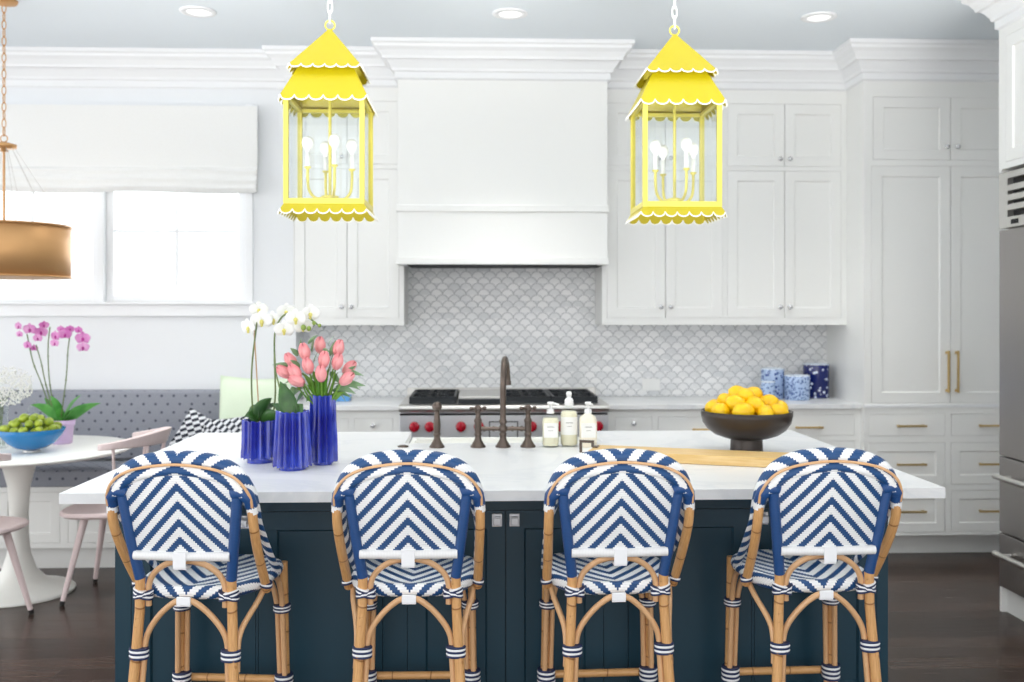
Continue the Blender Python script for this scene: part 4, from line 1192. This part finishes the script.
    # --- rolls
    roll = smooth([(-0.181, -0.243, 0.958), (-0.176, -0.246, 0.972), (-0.150, -0.250, 0.995), (-0.105, -0.255, 1.014), (-0.05, -0.258, 1.025), (0, -0.258, 1.028),
                   (0.05, -0.258, 1.025), (0.105, -0.255, 1.014), (0.150, -0.250, 0.995), (0.176, -0.246, 0.972), (0.181, -0.243, 0.958)], 5)
    mb = MB(); mb.tube(roll, 0.0155, 14, u0=0.5); mb.build('back_roll', W_ROLL, t)
    for s in (-1, 1):
        MB().tube(smooth([(s * 0.150, -0.240, 0.960), (s * 0.174, -0.242, 0.968), (s * 0.193, -0.236, 0.950), (s * 0.198, -0.225, 0.925)], 5), [0.0165] * 2 + [0.0195] * 9 + [0.017] * 5, 14).build('shoulder_wrap', BLUE_WRAP, t)
    hoop = smooth([(-0.184, 0.045, 0.675), (-0.190, -0.04, 0.740), (-0.194, -0.135, 0.835), (-0.191, -0.195, 0.915), (-0.178, -0.222, 0.970), (-0.151, -0.232, 1.014), (-0.103, -0.236, 1.040), (-0.05, -0.238, 1.050), (0, -0.238, 1.052),
                   (0.05, -0.238, 1.050), (0.103, -0.236, 1.040), (0.151, -0.232, 1.014), (0.178, -0.222, 0.970), (0.191, -0.195, 0.915), (0.194, -0.135, 0.835), (0.190, -0.04, 0.740), (0.184, 0.045, 0.675)], 5)
    n = len(hoop); rr = []
    for p in hoop: rr.append(0.010 + 0.014 * max(0.0, min(1.0, (p.z - 0.86) / 0.10)))
    mb = MB(); mb.tube(hoop, rr, 16, u0=0.5, flat=1.15); mb.build('hoop', W_HOOP, t)
    cane = smooth([(-0.204, -0.240, 0.925), (-0.202, -0.250, 0.955), (-0.186, -0.262, 0.988), (-0.157, -0.266, 1.014), (-0.110, -0.269, 1.032), (-0.05, -0.271, 1.042), (0, -0.271, 1.045),
                   (0.05, -0.271, 1.042), (0.110, -0.269, 1.032), (0.157, -0.266, 1.014), (0.186, -0.262, 0.988), (0.202, -0.250, 0.955), (0.204, -0.240, 0.925)], 5)
    MB().tube(cane, 0.0042, 8).build('cane_trim', CANE, t)
    for s in (-1, 1):
        MB().tube(smooth([(s * 0.198, -0.228, 0.928), (s * 0.200, -0.215, 0.87), (s * 0.196, -0.165, 0.78), (s * 0.190, -0.07, 0.652)], 5), 0.0135, 14).build('arm', BAMBOO, t)
        MB().tube([(s * 0.198, -0.229, 0.936), (s * 0.1998, -0.222, 0.905)], 0.0155, 14).build('arm_wrap', WHITE_WRAP, t)
        mb = MB(); band(mb, (s * 0.191, -0.082), 0.0170, 0.021, 0.663, 0.680, 3, -0.2 * s); mb.build('cord_wrap', CORD, t)
        # side braces and front legs
        MB().tube(smooth([(s * 0.178, -0.055, 0.655), (s * 0.172, -0.10, 0.625), (s * 0.152, -0.175, 0.57), (s * 0.148, -0.197, 0.52), (s * 0.150, -0.205, 0.46)], 5), 0.0085, 10).build('leg_brace', CANE, t)
        MB().tube([(s * 0.166, 0.165, 0.672), (s * 0.170, 0.172, 0.35), (s * 0.180, 0.19, 0.0)], [0.0125, 0.0125, 0.0135], 14).build('leg', BAMBOO, t)
        MB().tube(smooth([(s * 0.170, 0.05, 0.655), (s * 0.169, 0.10, 0.63), (s * 0.168, 0.138, 0.56), (s * 0.170, 0.147, 0.45), (s * 0.180, 0.166, 0.003)], 5), 0.0085, 10).build('leg_brace', CANE, t)
        mb = MB(); band(mb, (s * 0.162, 0.160), 0.026, 0.026, 0.515, 0.540, 5); mb.build('cord_wrap', CORD, t)
        mb = MB(); band(mb, (s * 0.166, 0.168), 0.028, 0.028, 0.268, 0.318, 7); mb.build('cord_wrap', CORD, t)
    arch = smooth([(-0.160, 0.182, 0.003), (-0.148, 0.168, 0.45), (-0.144, 0.165, 0.54), (-0.125, 0.165, 0.605), (-0.08, 0.17, 0.645), (0, 0.172, 0.655), (0.08, 0.17, 0.645), (0.125, 0.165, 0.605), (0.144, 0.165, 0.54), (0.148, 0.168, 0.45), (0.160, 0.182, 0.003)], 5)
    MB().tube(arch, 0.0085, 10).build('leg_brace', CANE, t)
    MB().tube([(-0.170, 0.190, 0.290), (0.170, 0.190, 0.290)], 0.0125, 14).build('footrest', BAMBOO, t)
    MB().tube([(-0.155, -0.228, 0.27), (0.155, -0.228, 0.27)], 0.0105, 12).build('stretcher', BAMBOO, t)
    for s in (-1, 1):
        MB().tube([(s * 0.156, -0.22, 0.24), (s * 0.172, 0.17, 0.24)], 0.0105, 12).build('stretcher', BAMBOO, t)
    return t
SY = 2.915
st0 = make_stool()
labs = ['blue and white woven bistro bar stool in front of the short blue vase, leftmost',
        'blue and white woven bar stool in front of the tall tulip vase and side sprayer',
        'blue and white woven bar stool in front of the soap bottles',
        'blue and white woven bar stool in front of the lemon bowl, rightmost']
pos = [(184, -6.0), (409, -1.0), (618.7, 2.0), (826, 1.5)]
for i, ((px, rz), lb) in enumerate(zip(pos, labs)):
    # the tab at the back of the seat (local y = -0.21) is seen at px
    a = math.radians(rz); Yt = SY - 0.21 * math.cos(a); xt = at(px, 600, Yt).x
    p = (xt - 0.21 * math.sin(a), SY, 0.0015)
    if i == 0: st0.location = p; st0.rotation_euler = (0, 0, a); st0['label'] = lb
    else: copy_thing(st0, p, a, lb)
for o in bpy.data.objects:
    if o.name.startswith('bar_stool'): o['group'] = 'woven bar stools along the island'

# ================================================================== LANTERNS
def make_lantern():
    t = thing('lantern', 'x', 'lantern', group='yellow pagoda lanterns over the island')
    def tier(name, zt, ht, zb, hb, n, dep, m, rim_m=WHITEG, ro=0.0):
        """four scalloped faces from half-width ht at zt to hb at zb; dep = scallop depth"""
        root = None
        mb = MB(); rim = MB()
        for q in range(4):
            R = Matrix.Rotation(q * PI / 2, 3, 'Z')
            steps = n * 8
            def edge(i):
                f = (i / steps * n) % 1.0
                if i == steps: f = 0
                return dep * math.sqrt(max(0, 1 - (2 * f - 1) ** 2))
            slope = Vector((0, -(hb - ht), zb - zt)).normalized()
            vs, fs = [], []
            for i in range(steps + 1):
                u = i / steps * 2 - 1
                a = Vector((u * ht, -ht, zt)); b_ = Vector((u * hb, -hb, zb)); c = b_ + slope * edge(i)
                # keep the corners shared: scallops spread along the slope
                vs += [R @ a, R @ b_, R @ c]
            for i in range(steps):
                k = i * 3; fs += [(k, k + 1, k + 4, k + 3), (k + 1, k + 2, k + 5, k + 4)]
            mb.add(vs, fs, None, 0, False)
            path = [vs[i * 3 + 2] for i in range(steps + 1)]
            rim.tube(path, 0.0028, 6)
        o = mb.build(name, m, t, solid=0.002)
        rim.build('scalloped_edge', rim_m, o)
        return o
    Z0 = 2.534                     # apex (height above floor; origin at z=0 of the thing = body bottom)
    zb0 = 1.858
    A = lambda z: z - zb0
    tier('roof', A(Z0), 0.004, A(2.372), 0.128, 6, 0.018, YELLOW)
    tier('lower_roof', A(2.372), 0.098, A(2.252), 0.156, 6, 0.022, YELLOW)
    tier('skirt', A(1.862), 0.142, A(1.838), 0.156, 7, 0.020, YELLOW)
    fr_ = MB(); h = 0.147; p_ = 0.009; H = A(2.26)
    for sx in (-1, 1):
        for sy in (-1, 1): fr_.box(sx * (h - p_) - p_, sx * (h - p_) + p_, sy * (h - p_) - p_, sy * (h - p_) + p_, 0, H)
    for s in (-1, 1):
        for (z0, z1) in ((0.0, 0.020), (H - 0.014, H)):
            fr_.box(-h + 2 * p_, h - 2 * p_, s * (h - p_) - p_, s * (h - p_) + p_, z0, z1); fr_.box(s * (h - p_) - p_, s * (h - p_) + p_, -h + 2 * p_, h - 2 * p_, z0, z1)
    fr_.build('frame', YELLOWP, t, bevel=0.0015)
    for q in range(4):
        g = MB().box(-h + 0.018, h - 0.018, -h + 0.008, -h + 0.010, 0.020, H - 0.014)
        R = Matrix.Rotation(q * PI / 2, 3, 'Z'); g.v = [tuple(R @ Vector(v_)) for v_ in g.v]; g.build('glass_pane', GLASS, t)
    c = MB(); c.tube([(0, 0, 0.045), (0, 0, A(2.50))], 0.006, 10); c.lathe([(0, 0.022), (0.012, 0.028), (0.03, 0.036), (0.034, 0.044), (0.012, 0.05), (0, 0.05)], seg=20)
    cn = c.build('candelabra', YELLOWP, t)
    for q in range(4):
        a = q * PI / 2 + 0.35; d = Vector((math.cos(a), math.sin(a), 0))
        mb = MB(); mb.tube(smooth([d * 0.01 + Vector((0, 0, 0.042)), d * 0.05 + Vector((0, 0, 0.034)), d * 0.078 + Vector((0, 0, 0.062)), d * 0.084 + Vector((0, 0, 0.11)), d * 0.084 + Vector((0, 0, 0.145))], 5), 0.0055, 10)
        mb.lathe([(0.005, 0.142), (0.013, 0.148), (0.013, 0.152), (0, 0.152)], tuple(d * 0.084), 14); mb.build('arm', YELLOWP, cn)
        MB().lathe([(0.009, 0.152), (0.009, 0.205), (0, 0.205)], tuple(d * 0.084), 14).build('candle_sleeve', PLASTIC, cn)
        mb = MB(); cc = d * 0.084; mb.lathe([(0.007, 0.205), (0.008, 0.215), (0.018, 0.226), (0.0225, 0.240), (0.019, 0.256), (0.010, 0.265), (0, 0.267)], tuple(cc), 18); mb.build('bulb', BULB, cn)
    rg_ = MB(); za = A(Z0)
    rg_.tube([(0.018 * math.cos(k * PI / 9), 0, za + 0.016 + 0.018 * math.sin(k * PI / 9)) for k in range(18)], 0.0035, 8, closed=True)
    rg_.build('ring', YELLOWP, t)
    ch = MB(); z = za + 0.026; zc_top = A(CEILZ) - 0.022; n = 0
    L = 0.042
    while z < zc_top - 0.01:
        pts = []
        for k in range(12):
            a = k * PI / 6; x_ = 0.009 * math.cos(a); zz2 = z + L / 2 + 0.019 * math.sin(a) + (0.006 if math.sin(a) > 0 else -0.006) * (abs(math.sin(a)) > 0.3)
            pts.append((x_, 0, zz2) if n % 2 else (0, x_, zz2))
        ch.tube(pts, 0.0026, 6, closed=True); z += L * 0.92; n += 1
    ch.build('chain', WHITEG, t)
    MB().lathe([(0.0, -0.03), (0.02, -0.028), (0.055, -0.012), (0.062, 0.0), (0, 0.0)], (0, 0, A(CEILZ) - 0.001), 32).build('ceiling_canopy', WHITEG, t)
    return t
l0 = make_lantern()
LYc = 3.66
l0.location = (X(330, LYc), LYc, 1.858); l0['label'] = 'yellow scalloped pagoda lantern hanging above the pink tulips'
l0.rotation_euler = (0, 0, math.radians(0.0))
copy_thing(l0, (X(674.5, LYc), LYc, 1.852), 0.0, 'yellow scalloped pagoda lantern hanging right of the range hood, above the oak board')

# recessed ceiling lights
for i, (px, py) in enumerate(((198, 11), (510, 13), (819, 16.5))):
    p = top(px, py, CEILZ)
    nm = ['leftmost recessed ceiling light, above the window side', 'recessed ceiling light in front of the range hood', 'rightmost recessed ceiling light, near the pantry'][i]
    d = thing('recessed_light', nm, 'ceiling light', p, 0, 'recessed ceiling lights')
    MB().lathe([(0.062, -0.001), (0.095, -0.001), (0.095, -0.006), (0.064, -0.010), (0.062, -0.001)], seg=40).build('trim_ring', TRIM, d)
    ld = bpy.data.lights.new('recessed_and_fill_spot', 'SPOT'); ld.energy = 45; ld.spot_size = math.radians(78); ld.spot_blend = 0.9; ld.shadow_soft_size = 0.06; ld.color = (1, 0.975, 0.94)
    lo_ = bpy.data.objects.new('recessed_and_fill_spot', ld); COL.objects.link(lo_); lo_.location = p + Vector((0, 0, -0.02))
    MB().lathe([(0.0, -0.002), (0.0615, -0.002), (0.0615, -0.0035), (0.0, -0.0035)], seg=32).build('lens', LAMP, d)

# ================================================================== BREAKFAST NOOK
BY = 5.52                       # banquette front
bq0, bq1 = -5.0, CX0 - 0.03
zs = 0.36
cells = []
for (p0, p1) in ((-66, -6), (-2, 60), (68, 124), (132, 190)):
    cells.append(('drawer', X(p0, BY), X(p1, BY), Z(543, BY, 60), Z(492, BY, 60), []))
bqr = bq1
cabinet('banquette_bench', 'white panelled banquette bench base under the window', 'bench', bq0, bqr, BY, YW - 0.001, 0.13, Z(487, BY, 60) - 0.0, cells, toe=(0, 0.06))
# rectify height: cushion sits on the bench top
zbt = Z(487, BY, 60)
def cushion(name, x0, x1, y0, y1, z0, z1, m, label, cat, rnd=0.03, parent=None):
    mb = MB(); mb.box(x0, x1, y0, y1, z0, z1); o = mb.build(name, m, parent, bevel=0)
    md = o.modifiers.new('bevel', 'BEVEL'); md.width = rnd; md.segments = 4
    for p in o.data.polygons: p.use_smooth = True
    if label: tag(o, label, cat)
    return o
# dotted cloth covers the whole seat cushion, front strip and top alike
zfr = Z(515, BY - 0.03, 60)
bench = [o for o in bpy.data.objects if o.name.startswith('banquette_bench')][0]
zc1 = Z(488, BY, 60)
cushion('seat_cushion', bq0, bqr, BY - 0.02, YW - 0.14, zbt + 0.001, zbt + 0.095, DOTS, 'long grey dotted seat cushion on the banquette bench', 'cushion', 0.015)
cushion('back_cushion', bq0, bqr, YW - 0.135, YW - 0.005, zbt + 0.10, Z(391, YW - 0.13, 100), DOTS, 'long grey dotted back cushion against the wall under the window', 'cushion', 0.02)

def pillow(name, label, c, w_, h_, d_, m, rz, tilt, roll=0):
    mb = MB()
    for sgn in (-1, 1):
        def f(u, v, sgn=sgn):
            a, b_ = (u - 0.5) * 2, (v - 0.5) * 2
            th = (max(0, 1 - abs(a) ** 2.6) ** 0.55) * (max(0, 1 - abs(b_) ** 2.6) ** 0.55)
            px_ = a * w_ / 2 * (1 - 0.06 * (1 - abs(b_)) * abs(a)); pz = b_ * h_ / 2 * (1 - 0.06 * (1 - abs(a)) * abs(b_))
            return (px_, sgn * d_ / 2 * th, pz + h_ / 2)
        mb.grid(f, 16, 16)
    o = mb.build(name, m, merge=True); tag(o, label, 'pillow'); o.location = c; o.rotation_euler = (tilt, roll, rz); return o
zseat = zbt + 0.095
pillow('throw_pillow', 'large plain mint green pillow at the right end of the banquette', (X(254, 5.82), 5.71, zseat + 0.015), 0.42, 0.50, 0.12, MINT, 0.0, -0.15, 0.04)
pillow('throw_pillow', 'black and white patterned pillow leaning on its corner, left of its pair', (X(190, 5.65), 5.60, zseat + 0.065), 0.25, 0.25, 0.08, BW, 0.1, -0.2, 0.5)
pillow('throw_pillow', 'black and white patterned pillow in front of the mint pillow', (X(230, 5.60), 5.57, zseat + 0.02), 0.30, 0.27, 0.08, BW, -0.05, -0.2, -0.10)
# table
TC = Vector((X(19, 5.10), 5.10, 0))
tb_ = thing('pedestal_table', 'round white pedestal table with a flared base in the breakfast nook', 'table', TC)
MB().lathe([(0.0, 0.722), (0.45, 0.722), (0.54, 0.732), (0.562, 0.742), (0.562, 0.748), (0.555, 0.752), (0, 0.752)], seg=72).build('tabletop', WHITEG, tb_)
MB().lathe([(0.268, 0.001), (0.272, 0.010), (0.262, 0.020), (0.20, 0.034), (0.135, 0.065), (0.085, 0.12), (0.058, 0.20), (0.048, 0.30), (0.046, 0.42), (0.055, 0.56), (0.080, 0.66), (0.12, 0.705), (0.18, 0.7215), (0, 0.7215)], seg=64).build('pedestal', WHITEG, tb_)

# pink chairs
def pink_chair():
    t = thing('dining_chair', 'x', 'chair', group='pale pink chairs at the pedestal table')
    N = 40; pts = []
    for i in range(N):
        a = 2 * PI * i / N; ca, sa = math.cos(a), math.sin(a); n = 3.2
        r = 1 / (abs(ca) ** n + abs(sa) ** n) ** (1 / n); pts.append((r * ca * (0.215 + 0.02 * r * sa), r * sa * 0.235 + 0.025))
    mb = MB(); vs = [(x_ * k, y_ * k, z_) for (k, z_) in ((0.93, 0.425), (1.0, 0.437), (1.0, 0.450), (0.97, 0.456)) for x_, y_ in pts]
    fs = [(j * N + i, j * N + (i + 1) % N, (j + 1) * N + (i + 1) % N, (j + 1) * N + i) for j in range(3) for i in range(N)]
    fs += [tuple(reversed(range(N)))]; mb.add(vs, fs, None, 0, False)
    dish = [(x_ * k, y_ * k, z_) for (k, z_) in ((0.97, 0.456), (0.7, 0.449), (0.3, 0.446)) for x_, y_ in pts]
    mb.add(dish, [(j * N + i, j * N + (i + 1) % N, (j + 1) * N + (i + 1) % N, (j + 1) * N + i) for j in range(2) for i in range(N)] + [tuple(2 * N + i for i in range(N))], None, 0, True)
    mb.build('seat', PINK, t)
    for sx in (-1, 1):
        for sy in (-1, 1):
            a = Vector((sx * 0.13, sy * 0.12, 0.426)); b_ = Vector((sx * 0.205, sy * 0.20, 0.022)); c = b_ + (b_ - a).normalized() * 0.021
            lg = MB().tube([a, b_], [0.019, 0.012], 14).build('leg', PINK, t)
            MB().tube([b_, c], [0.0125, 0.0118], 14).build('leg_cap', RUBBER, lg)
    # bent crest: open to +y, wide flat paddles at its ends
    n = 30; vs, fs = [], []
    for i in range(n + 1):
        u = i / n; a = PI * (1.0 + u) ; ex = 0.0
        th = math.radians(168 + 204 * u)
        x_, y_ = 0.235 * math.cos(th), 0.20 * math.sin(th) - 0.03
        o_ = Vector((math.cos(th), math.sin(th), 0)); mid = math.sin(PI * u)
        w_ = 0.030 - 0.012 * mid; hh = 0.016 + 0.022 * mid ** 2
        zc_ = 0.790 + 0.030 * mid
        if u < 0.12 or u > 0.88:
            e = min(u, 1 - u) / 0.12; w_ *= 0.55 + 0.45 * math.sqrt(e)
        for (a_, b_) in ((-1, -1), (1, -1), (1.0, 1), (-1, 1)):
            vs.append(Vector((x_, y_, zc_)) + o_ * (w_ * a_) + o_ * (0.012 * b_ * mid) + Vector((0, 0, hh * b_)))
    for i in range(n):
        for k in range(4): k2 = (k + 1) % 4; fs.append((i * 4 + k, i * 4 + k2, i * 4 + 4 + k2, i * 4 + 4 + k))
    fs += [(3, 2, 1, 0), (n * 4, n * 4 + 1, n * 4 + 2, n * 4 + 3)]
    MB().add(vs, fs).build('backrest', PINK, t, bevel=0.005)
    for (th, bx, by) in ((188, -0.175, -0.05), (352, 0.175, -0.05), (235, -0.10, -0.165), (305, 0.10, -0.165), (270, 0, -0.175)):
        th = math.radians(th); tp = Vector((0.235 * math.cos(th), 0.20 * math.sin(th) - 0.03, 0.782 + 0.0))
        MB().tube([(bx, by, 0.448), tuple(tp)], [0.010, 0.0075], 10).build('spindle', PINK, t)
    return t
ch = pink_chair()
pa = Vector((-1.87, 5.07, 0.0015))
ch.location = pa; ch.rotation_euler = (0, 0, math.radians(90)); ch['label'] = 'pale pink wooden chair between the pedestal table and the island'
cb = copy_thing(ch, (-2.41, 4.58, 0.0015), math.radians(-12), 'pale pink wooden chair in front of the table at the left edge')

# bowl of limes
LB = Vector((X(31.5, 4.98), 4.98, 0.7525))
mb = MB(); mb.lathe([(0.040, 0), (0.043, 0.004), (0.036, 0.012)], seg=32, mi=1); mb.lathe([(0.036, 0.012), (0.075, 0.022), (0.115, 0.048), (0.145, 0.085), (0.160, 0.118), (0.155, 0.119), (0.140, 0.088), (0.105, 0.052), (0.06, 0.03), (0, 0.025)], seg=56)
o = tag(mb.build('fruit_bowl', [SKYBLUE, STEEL_H]), 'bright blue bowl piled with green limes on the white table', 'bowl'); o.location = LB
pile(LB, 0.15, 0, [(0.125, 13, 0.120), (0.083, 9, 0.146), (0.04, 5, 0.170), (0.085, 7, 0.108)], 'lime', 'small green lime in the bright blue bowl', 'lime', 'limes in the blue bowl', 0.025, 0.0205, LIME, 5)
# glass vase of baby's breath
VB = Vector((X(1, 5.13), 5.13, 0.7525))
mb = MB(); mb.lathe([(0.035, 0.0), (0.036, 0.22), (0.034, 0.22), (0.033, 0.008), (0, 0.008)], seg=32)
tag(mb.build('glass_vase', GLASS), 'clear glass cylinder vase with baby breath at the left edge', 'vase').location = VB
bb = thing('baby_breath', 'bunch of tiny white baby breath flowers in the glass vase', 'flowers', VB + Vector((0, 0, 0.012)))
mb = MB(); rn = random.Random(4)
cc = P3(5, 386, 5.13) - Vector(bb.location)
for k in range(9):
    a = k * 0.7; mb.tube(smooth([(0.018 * math.cos(a), 0.018 * math.sin(a), 0), (0.01 * math.cos(a + 2), 0.01 * math.sin(a + 2), 0.2), cc + Vector((0.07 * math.cos(a), 0.07 * math.sin(a), -0.02))], 5), 0.0012, 5)
mb.build('stem', STEM, bb)
mb = MB()
for k in range(900):
    while True:
        q = Vector((rn.uniform(-1, 1), rn.uniform(-1, 1), rn.uniform(-1, 1)))
        if 0.45 < q.length < 1: break
    q = Vector((q.x * 0.145, q.y * 0.12, q.z * 0.105)); mb.ball(cc + q, rn.uniform(0.0035, 0.006), seg=5, rings=3)
mb.build('blossom', PETALW, bb)['kind'] = 'stuff'
# glass cloche with small fern
GC = Vector((X(37, 5.34), 5.34, 0.7525))
mb = MB(); mb.lathe([(0.068, 0.0), (0.070, 0.04), (0.068, 0.12), (0.056, 0.175), (0.03, 0.205), (0.010, 0.212), (0.010, 0.227), (0.0, 0.232)], seg=40)
tag(mb.build('glass_cloche', GLASS, solid=0.002), 'clear glass dome behind the bowl of limes', 'glass dome').location = GC
# lilac pot and orchid
LP_ = Vector((X(62, 5.30), 5.30, 0.7525))
mb = MB(); mb.lathe([(0.048, 0.0), (0.052, 0.004), (0.060, 0.095), (0.066, 0.098), (0.068, 0.128), (0.062, 0.128), (0.058, 0.10), (0, 0.10)], seg=40)
tag(mb.build('plant_pot', LILAC), 'lilac ceramic pot holding the pink orchid on the white table', 'pot').location = LP_
po = thing('pink_orchid', 'pink moth orchid with tall stems in the lilac pot', 'orchid', LP_ + Vector((0, 0, 0.102)))
pb_ = Vector(po.location); YP = 5.30
L3 = lambda px, py, dy=0.0: P3(px, py, YP + dy) - pb_
for pts in (((60, 412), (66, 380), (68, 350), (71, 328)), ((55, 412), (42, 385), (33, 362), (27, 334)), ((57, 412), (46, 385), (41, 362), (36, 345)), ((58, 412), (50, 385), (48, 350), (50, 327))):
    st = MB(); path = [L3(*p, dy=0.0) for p in pts]; path[0] = Vector((path[0].x, path[0].y, 0)); sm_ = smooth(path, 5); st.tube(sm_, 0.0032, 7)
    for k in (5, 9): st.ball(sm_[k], 0.006, seg=8, rings=5)
    st.build('stem', STEM, po)
for (px, py, s, fx_) in ((19, 326, 0.022, -0.5), (20, 334, 0.018, -0.3), (30, 329, 0.030, 0.0), (28, 345, 0.022, -0.3), (41, 332, 0.030, 0.3), (44, 325, 0.022, 0.5), (38, 338, 0.022, 0.0), (56, 336, 0.028, -0.5), (55, 343, 0.022, -0.2), (65, 334, 0.030, 0.3), (61, 329, 0.018, 0.0), (70, 329, 0.020, 0.4), (83, 338, 0.034, 0.1), (83, 347, 0.028, 0.3), (79, 330, 0.020, -0.2), (34, 348, 0.018, 0.2)):
    flower(po, L3(px, py, random.uniform(-0.03, 0.03)), s * 1.15, (fx_, -1, -0.1), (PETALM, PETALD))
for (tx, ty, w_, dy, dr) in ((81, 395, 0.030, -0.05, 0.02), (101, 403, 0.030, 0.05, 0.02), (30, 405, 0.028, -0.05, 0.03), (44, 398, 0.028, 0.05, 0.02), (75, 408, 0.02, -0.08, 0.01), (50, 396, 0.024, -0.02, 0.03)):
    l = MB(); leaf_mesh(l, (0, 0, 0.002), L3(tx, ty, dy), w_, dr); l.build('leaf', LEAFP, po, solid=0.002)

# drum pendant
DY = 5.0
DC = Vector((X(4, DY), DY, 0))
z_b, z_t, z_h = Z(277, DY, 4), Z(226, DY, 4), Z(146, DY, 4)
dr = thing('drum_pendant', 'gold metal drum pendant lamp hanging over the white table', 'pendant lamp', DC + Vector((0, 0, z_b)))
rr = X(66, DY) - X(4, DY); H = z_t - z_b
mb = MB(); mb.lathe([(rr - 0.003, 0), (rr - 0.003, H), (rr, H), (rr, 0), (rr - 0.003, 0)], seg=80); mb.build('drum_shade', GOLD, dr)
mb = MB()
for z_ in (0.0, H): mb.lathe([(rr - 0.006, z_ - 0.004), (rr + 0.005, z_ - 0.004), (rr + 0.005, z_ + 0.004), (rr - 0.006, z_ + 0.004), (rr - 0.006, z_ - 0.004)], seg=80)
mb.build('shade_rim', GOLD, dr)
mb = MB(); hz = z_h - z_b
mb.lathe([(0, hz - 0.03), (0.02, hz - 0.028), (0.012, hz - 0.012), (0.058, hz - 0.01), (0.06, hz + 0.008), (0.02, hz + 0.018), (0.01, hz + 0.022), (0, hz + 0.022)], seg=32)
mb.tube([(0, 0, 0.06), (0, 0, hz - 0.01)], 0.006, 10); mb.build('hub', GOLD, dr)
for k in range(12):
    a = k * PI / 6 + 0.1
    MB().tube([(0.05 * math.cos(a), 0.05 * math.sin(a), hz - 0.008), ((rr - 0.004) * math.cos(a), (rr - 0.004) * math.sin(a), H - 0.004)], 0.0014, 5).build('spoke', STEEL_H, dr)
mb = MB(); mb.lathe([(0.012, 0.03), (0.10, 0.028), (0.10, 0.034), (0.012, 0.036)], seg=24)
mb.build('lamp_socket', GOLD, dr)
for k in range(3):
    a = k * 2 * PI / 3; q = (0.09 * math.cos(a), 0.09 * math.sin(a), 0)
    MB().lathe([(0.010, 0.034), (0.010, 0.09), (0.012, 0.095), (0.026, 0.125), (0.024, 0.145), (0, 0.155)], q, 16).build('bulb', BULB, dr)
mb = MB(); zt_c = CEILZ - 0.02 - z_b; z = hz + 0.022
mb.tube([(0.018 * math.cos(k * PI / 8), 0, z + 0.016 + 0.018 * math.sin(k * PI / 8)) for k in range(16)], 0.003, 6, closed=True); z += 0.03; n = 0
while z < zt_c - 0.005:
    pts = []
    for k in range(12):
        a = k * PI / 6; x_ = 0.010 * math.cos(a); z2 = z + 0.022 + 0.024 * math.sin(a)
        pts.append((x_, 0, z2) if n % 2 else (0, x_, z2))
    mb.tube(pts, 0.0026, 6, closed=True); z += 0.042; n += 1
mb.build('chain', GOLD, dr)
MB().lathe([(0, -0.022), (0.02, -0.022), (0.062, -0.014), (0.066, 0.0), (0, 0)], (0, 0, CEILZ - 0.001 - z_b), 32).build('ceiling_canopy', GOLD, dr)
